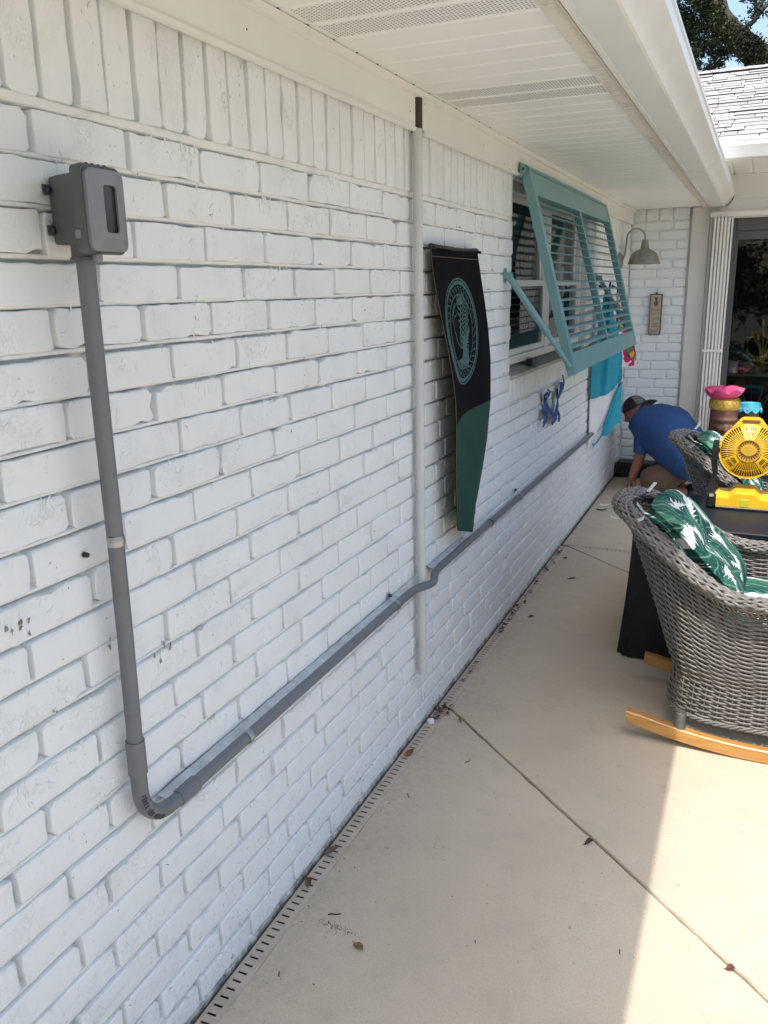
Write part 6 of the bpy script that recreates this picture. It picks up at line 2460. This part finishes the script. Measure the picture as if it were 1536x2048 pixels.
dry_leaf(1.010, 1.680, 0.1, 0.020, 0.008, 'red-brown leaf scrap lying on the diagonal joint in the sun', mat('maroon_leaf', (0.13, 0.025, 0.02), 0.6, 0.2), curl=0.02)
dry_leaf(0.112, 2.500, 2.2, 0.030, 0.004, 'pinkish dry leaf caught at the start of the diagonal joint', mat('pinkish_leaf', (0.26, 0.13, 0.10), 0.8, 0.2))
dry_leaf(0.028, 2.240, 1.4, 0.050, 0.010, 'rust-brown leaf stuck on the drain slots by the wall', mat('rust_leaf', (0.22, 0.09, 0.05), 0.8, 0.3))
dry_leaf(0.020, 1.700, 0.9, 0.045, 0.007, 'grey-brown curled leaf leaning on the drain against the wall', mat('greybrown_leaf', (0.19, 0.14, 0.10), 0.8, 0.3), curl=0.03)
dry_leaf(0.022, 1.570, 1.8, 0.025, 0.008, 'short olive-brown leaf standing on the drain slots', mat('olive_leaf', (0.13, 0.09, 0.04), 0.8, 0.3), curl=0.03)
twig(0.112, 2.020, -0.9, 0.020, 'short dark twig on the patio a hand from the drain')
twig(0.218, 2.262, 1.3, 0.026, 'thin dark twig standing out on the pale concrete by the joint')
twig(0.780, 1.640, -1.3, 0.014, 'tiny dark splinter near the edge of the shade')
twig(0.100, 1.290, -1.0, 0.014, 'tiny dark splinter near the drain at the bottom of the picture')
twig(0.130, 1.500, 0.5, 0.030, 'feathery dark sprig on the patio near the drain', 0.0016)
twig(0.470, 1.545, -1.2, 0.008, 'dark speck of bark in the open shade')
# grit: a dark gritty smear by the drain and scattered crumbs
rnd = random.Random(23)
gm = MB()
for k in range(330):
    if k < 120:
        t_ = rnd.gauss(0, 0.032); x = 0.150 + t_ * 0.85 + rnd.gauss(0, .005); y = 1.466 - t_ * 0.12 + rnd.gauss(0, .006); s_ = rnd.uniform(.0004, .0013)
    elif k < 200:
        y = rnd.uniform(1.0, 4.5); x = 0.050 + abs(rnd.gauss(0, .03)); s_ = rnd.uniform(.0005, .0018)
    else:
        x = rnd.uniform(0.06, 1.3); y = rnd.uniform(1.1, 4.5); s_ = rnd.uniform(.0005, .0017)
    a = rnd.uniform(0, PI)
    u_ = Vector((math.cos(a), math.sin(a), 0)) * s_ * rnd.uniform(1, 2.4); v_ = Vector((-math.sin(a), math.cos(a), 0)) * s_
    c = Vector((x, y, 0.0004))
    top = c + Vector((0, 0, s_ * 1.1))
    gm.add([c - u_, c + v_, c + u_, c - v_, top], [(0, 1, 4), (1, 2, 4), (2, 3, 4), (3, 0, 4)])
tag(gm.build('grit', DARKLEAF, fix=False), kind='stuff')
# clump of leaves caught at the drain joint
rnd = random.Random(17)
cl = MB()
for k in range(30):
    x = 0.030 + rnd.uniform(-0.022, 0.030); y = 2.52 + rnd.uniform(-0.05, 0.06)
    a = rnd.uniform(0, PI); L = rnd.uniform(0.015, 0.035); W = rnd.uniform(0.003, 0.006); z = 0.002 + rnd.uniform(0, 0.010)
    d = Vector((math.cos(a), math.sin(a), rnd.uniform(-.2, .3))); s_ = Vector((-d.y, d.x, 0))
    c = Vector((x, y, z))
    cl.add([c - d * L / 2, c + s_ * W + Vector((0, 0, .002)), c + d * L / 2, c - s_ * W + Vector((0, 0, .003))], [(0, 1, 2, 3)])
tag(cl.build('leaf_litter', DARKLEAF, fix=False), kind='stuff')
cl = MB()
for k in range(46):
    y = rnd.choice((rnd.uniform(2.6, 4.6), rnd.uniform(3.3, 3.9), rnd.uniform(4.2, 4.6)))
    x = 0.012 + abs(rnd.gauss(0, 0.014))
    a = rnd.uniform(0, PI); L = rnd.uniform(0.012, 0.045); W = rnd.uniform(0.003, 0.008); z = 0.002 + rnd.uniform(0, 0.006)
    d = Vector((math.cos(a), math.sin(a), rnd.uniform(-.2, .3))); s_ = Vector((-d.y, d.x, 0))
    c = Vector((x, y, z))
    cl.add([c - d * L / 2, c + s_ * W + Vector((0, 0, .002)), c + d * L / 2, c - s_ * W + Vector((0, 0, .003))], [(0, 1, 2, 3)])
tag(cl.build('leaf_litter', DARKLEAF, fix=False), kind='stuff')
def scrap(x, y, ang, L, W, label, mtl):
    m = MB()
    d = Vector((math.cos(ang), math.sin(ang), 0)); s_ = Vector((-d.y, d.x, 0))
    m.grid(lambda u, v: Vector((x, y, 0.002)) + d * ((u - .5) * L) + s_ * ((v - .5) * W * (1 - .5 * u)) + Vector((0, 0, 0.012 * (u - .4) ** 2 * 3 + 0.006 * math.sin(v * PI))), 6, 3)
    return tag(m.build('scrap', mtl, smooth=True, fix=False, loc=(x, y, 0)), label, 'scrap')
scrap(0.090, 5.66, 0.2, 0.075, 0.03, 'white curled offcut farthest along the foot of the wall', WHITE)
scrap(0.090, 5.52, 0.0, 0.07, 0.018, 'dark offcut lying just this side of a white curl', BLACKP)
scrap(0.215, 5.34, -0.2, 0.075, 0.02, 'pale rolled offcut on the patio near the wicker chair back', WHITE)
dry_leaf(0.180, 4.10, 0.1, 0.045, 0.005, 'narrow dark leaf on the patio between wall and black table cover', DARKLEAF)
dry_leaf(0.075, 4.42, -0.6, 0.030, 0.007, 'small brown leaf just short of the cross drain', DARKLEAF)
dry_leaf(0.110, 3.52, 0.5, 0.030, 0.007, 'brown leaf close to the drain beside the dark leaf heap', DARKLEAF)
# thin cracks' filler ridge: grainy rim along the near joint
# ================================================================== OAK TREES
BARK = mat('oak_bark', (0.085, 0.072, 0.06), 0.9, 0.35, 8, 0.8, 25, bd=0.03)
IVY = mat('ivy_leaf', (0.042, 0.060, 0.016), 0.55, 0.6, 3)
OAKLEAF = mat('oak_leaf', (0.040, 0.062, 0.022), 0.42, 0.55, 2)
def leaf_cloud(m, clumps, per, size, rnd, flat=0.6):
    for (c, r) in clumps:
        c = Vector(c)
        for k in range(int(per * r * r)):
            d = Vector((rnd.gauss(0, 1), rnd.gauss(0, 1), rnd.gauss(0, 1) * flat)).normalized() * (r * rnd.random() ** 0.45)
            p = c + d
            n = Vector((rnd.gauss(0, 1), rnd.gauss(0, 1), rnd.gauss(0.6, 1))).normalized()
            a = n.orthogonal().normalized(); b = n.cross(a)
            t = rnd.uniform(0, 2 * PI)
            a, b = a * math.cos(t) + b * math.sin(t), b * math.cos(t) - a * math.sin(t)
            s_ = size * rnd.uniform(0.6, 1.3)
            m.add([p - a * s_, p + b * s_ * 0.42 + n * s_ * 0.1, p + a * s_, p - b * s_ * 0.42 + n * s_ * 0.1], [(0, 1, 2, 3)])
oak = thing('oak_tree', 'spreading oak with an ivy-clad leaning limb rising behind the shingled roof', 'tree', (1.6, 16.2, 0))
m = MB(); m.tube([(1.9, 16.4, -0.1), (1.75, 16.35, 1.5), (1.45, 16.3, 3.2), (1.05, 16.2, 4.45)], [0.42, 0.36, 0.32, 0.28], 14); m.build('trunk', BARK, oak, smooth=True)
limbs = [([(1.05, 16.2, 4.45), (0.55, 16.1, 4.95), (0.10, 16.0, 5.35), (-0.45, 15.9, 6.0), (-0.95, 15.9, 6.9), (-1.6, 16, 8.0)], [0.27, 0.21, 0.19, 0.17, 0.13, 0.06]),
         ([(0.62, 16.1, 4.95), (0.24, 15.9, 5.22), (0.12, 15.9, 5.34), (0.03, 15.9, 5.60), (-0.05, 15.9, 5.85), (-0.02, 15.9, 6.4), (0.2, 15.8, 7.4)], [0.10, 0.075, 0.065, 0.055, 0.05, 0.04, 0.02]),
         ([(0.18, 15.9, 5.27), (0.30, 15.8, 5.30), (0.44, 15.8, 5.40), (0.70, 15.8, 5.72), (1.1, 15.7, 6.5)], [0.055, 0.045, 0.038, 0.03, 0.015]),
         ([(1.05, 16.2, 4.45), (1.9, 16.4, 5.6), (2.9, 16.5, 6.9), (3.6, 16.6, 8.2)], [0.22, 0.17, 0.12, 0.05]),
         ([(0.4, 15.8, 5.45), (0.56, 15.7, 5.62), (0.75, 15.6, 5.95)], [0.02, 0.014, 0.008]),
         ([(-0.10, 15.9, 5.9), (-0.2, 15.8, 5.7), (-0.24, 15.8, 5.4)], [0.014, 0.012, 0.006])]
for pts, rr in limbs:
    m = MB(); m.tube(pts, rr, 10); m.build('limb', BARK, oak, smooth=True)
rnd = random.Random(77)
m = MB()
ivc = []
for i in range(46):
    t = i / 45
    P = limbs[0][0]
    k = t * (len(P) - 2.01)
    a, b = Vector(P[int(k)]), Vector(P[int(k) + 1])
    c = a.lerp(b, k - int(k))
    ivc.append((c + Vector((rnd.uniform(-.10, .10) - 0.04, rnd.uniform(-.34, -.02), rnd.uniform(-.14, .10))), rnd.uniform(0.15, 0.26)))
leaf_cloud(m, ivc, 6500, 0.030, rnd, 0.9)
m.build('ivy', IVY, oak, fix=False)
m = MB()
cl_ = []
for i in range(150):      # foliage hanging left of and below the limb
    x = rnd.uniform(-2.2, 0.05)
    top = 5.45 - (x + 0.1) * 0.95
    z = rnd.uniform(4.70, max(4.9, min(7.2, top - 0.1)))
    if -0.33 < x < 0.12 and z < 5.02 and rnd.random() < 0.95: continue
    cl_.append(((x, 16.6 + rnd.uniform(-.7, .9), z), rnd.uniform(0.10, 0.24)))
for i in range(46):       # right hand sprays with sky showing through
    x = rnd.uniform(0.30, 1.6); z = rnd.uniform(4.9, 6.6)
    if z < 5.12 and x < 0.46: continue
    cl_.append(((x, 15.8 + rnd.uniform(-.5, .8), z), rnd.uniform(0.06, 0.17)))
for i in range(8):
    cl_.append(((rnd.uniform(-0.2, 0.02), 15.9, rnd.uniform(5.55, 5.85)), rnd.uniform(0.04, 0.08)))
leaf_cloud(m, cl_, 7000, 0.032, rnd)
m.build('crown', OAKLEAF, oak, fix=False)
m = MB()
cl_ = []
for i in range(70):
    a = rnd.uniform(0, 2 * PI); r = rnd.random() ** .5 * 3.6
    cl_.append(((0.8 + r * math.cos(a), 16.6 + r * math.sin(a), 7.2 + rnd.uniform(0, 2.6) - r * 0.15), rnd.uniform(0.4, 0.8)))
leaf_cloud(m, cl_, 260, 0.07, rnd)
m.build('crown', OAKLEAF, oak, fix=False)
# trees added behind the photographer for door reflections, set close to block light
for i, (x, y, sc_, lab) in enumerate(((-1.6, -5.8, 1.0, 'broad dark yard tree added out of view behind the camera on the house side'), (2.6, -6.4, 1.1, 'broad dark yard tree added out of view behind the camera out in the yard'))):
    t_ = thing('added_yard_tree', lab, 'tree', (x, y, 0), 'yard trees added behind the camera')
    m = MB(); m.tube([(x, y, -0.1), (x + .1, y, 1.2), (x, y + .1, 2.6)], [0.22, 0.17, 0.10], 10); m.build('trunk', BARK, t_, smooth=True)
    m = MB(); c2 = []
    for k in range(60):
        a = rnd.uniform(0, 2 * PI); r = rnd.random() ** .5 * 2.6 * sc_
        c2.append(((x + r * math.cos(a), y + r * math.sin(a), 0.7 + rnd.uniform(0, 3.6) * sc_ * (1 - .1 * r)), rnd.uniform(.4, .8)))
    leaf_cloud(m, c2, 420, 0.09, rnd)
    m.build('crown', OAKLEAF, t_, fix=False)
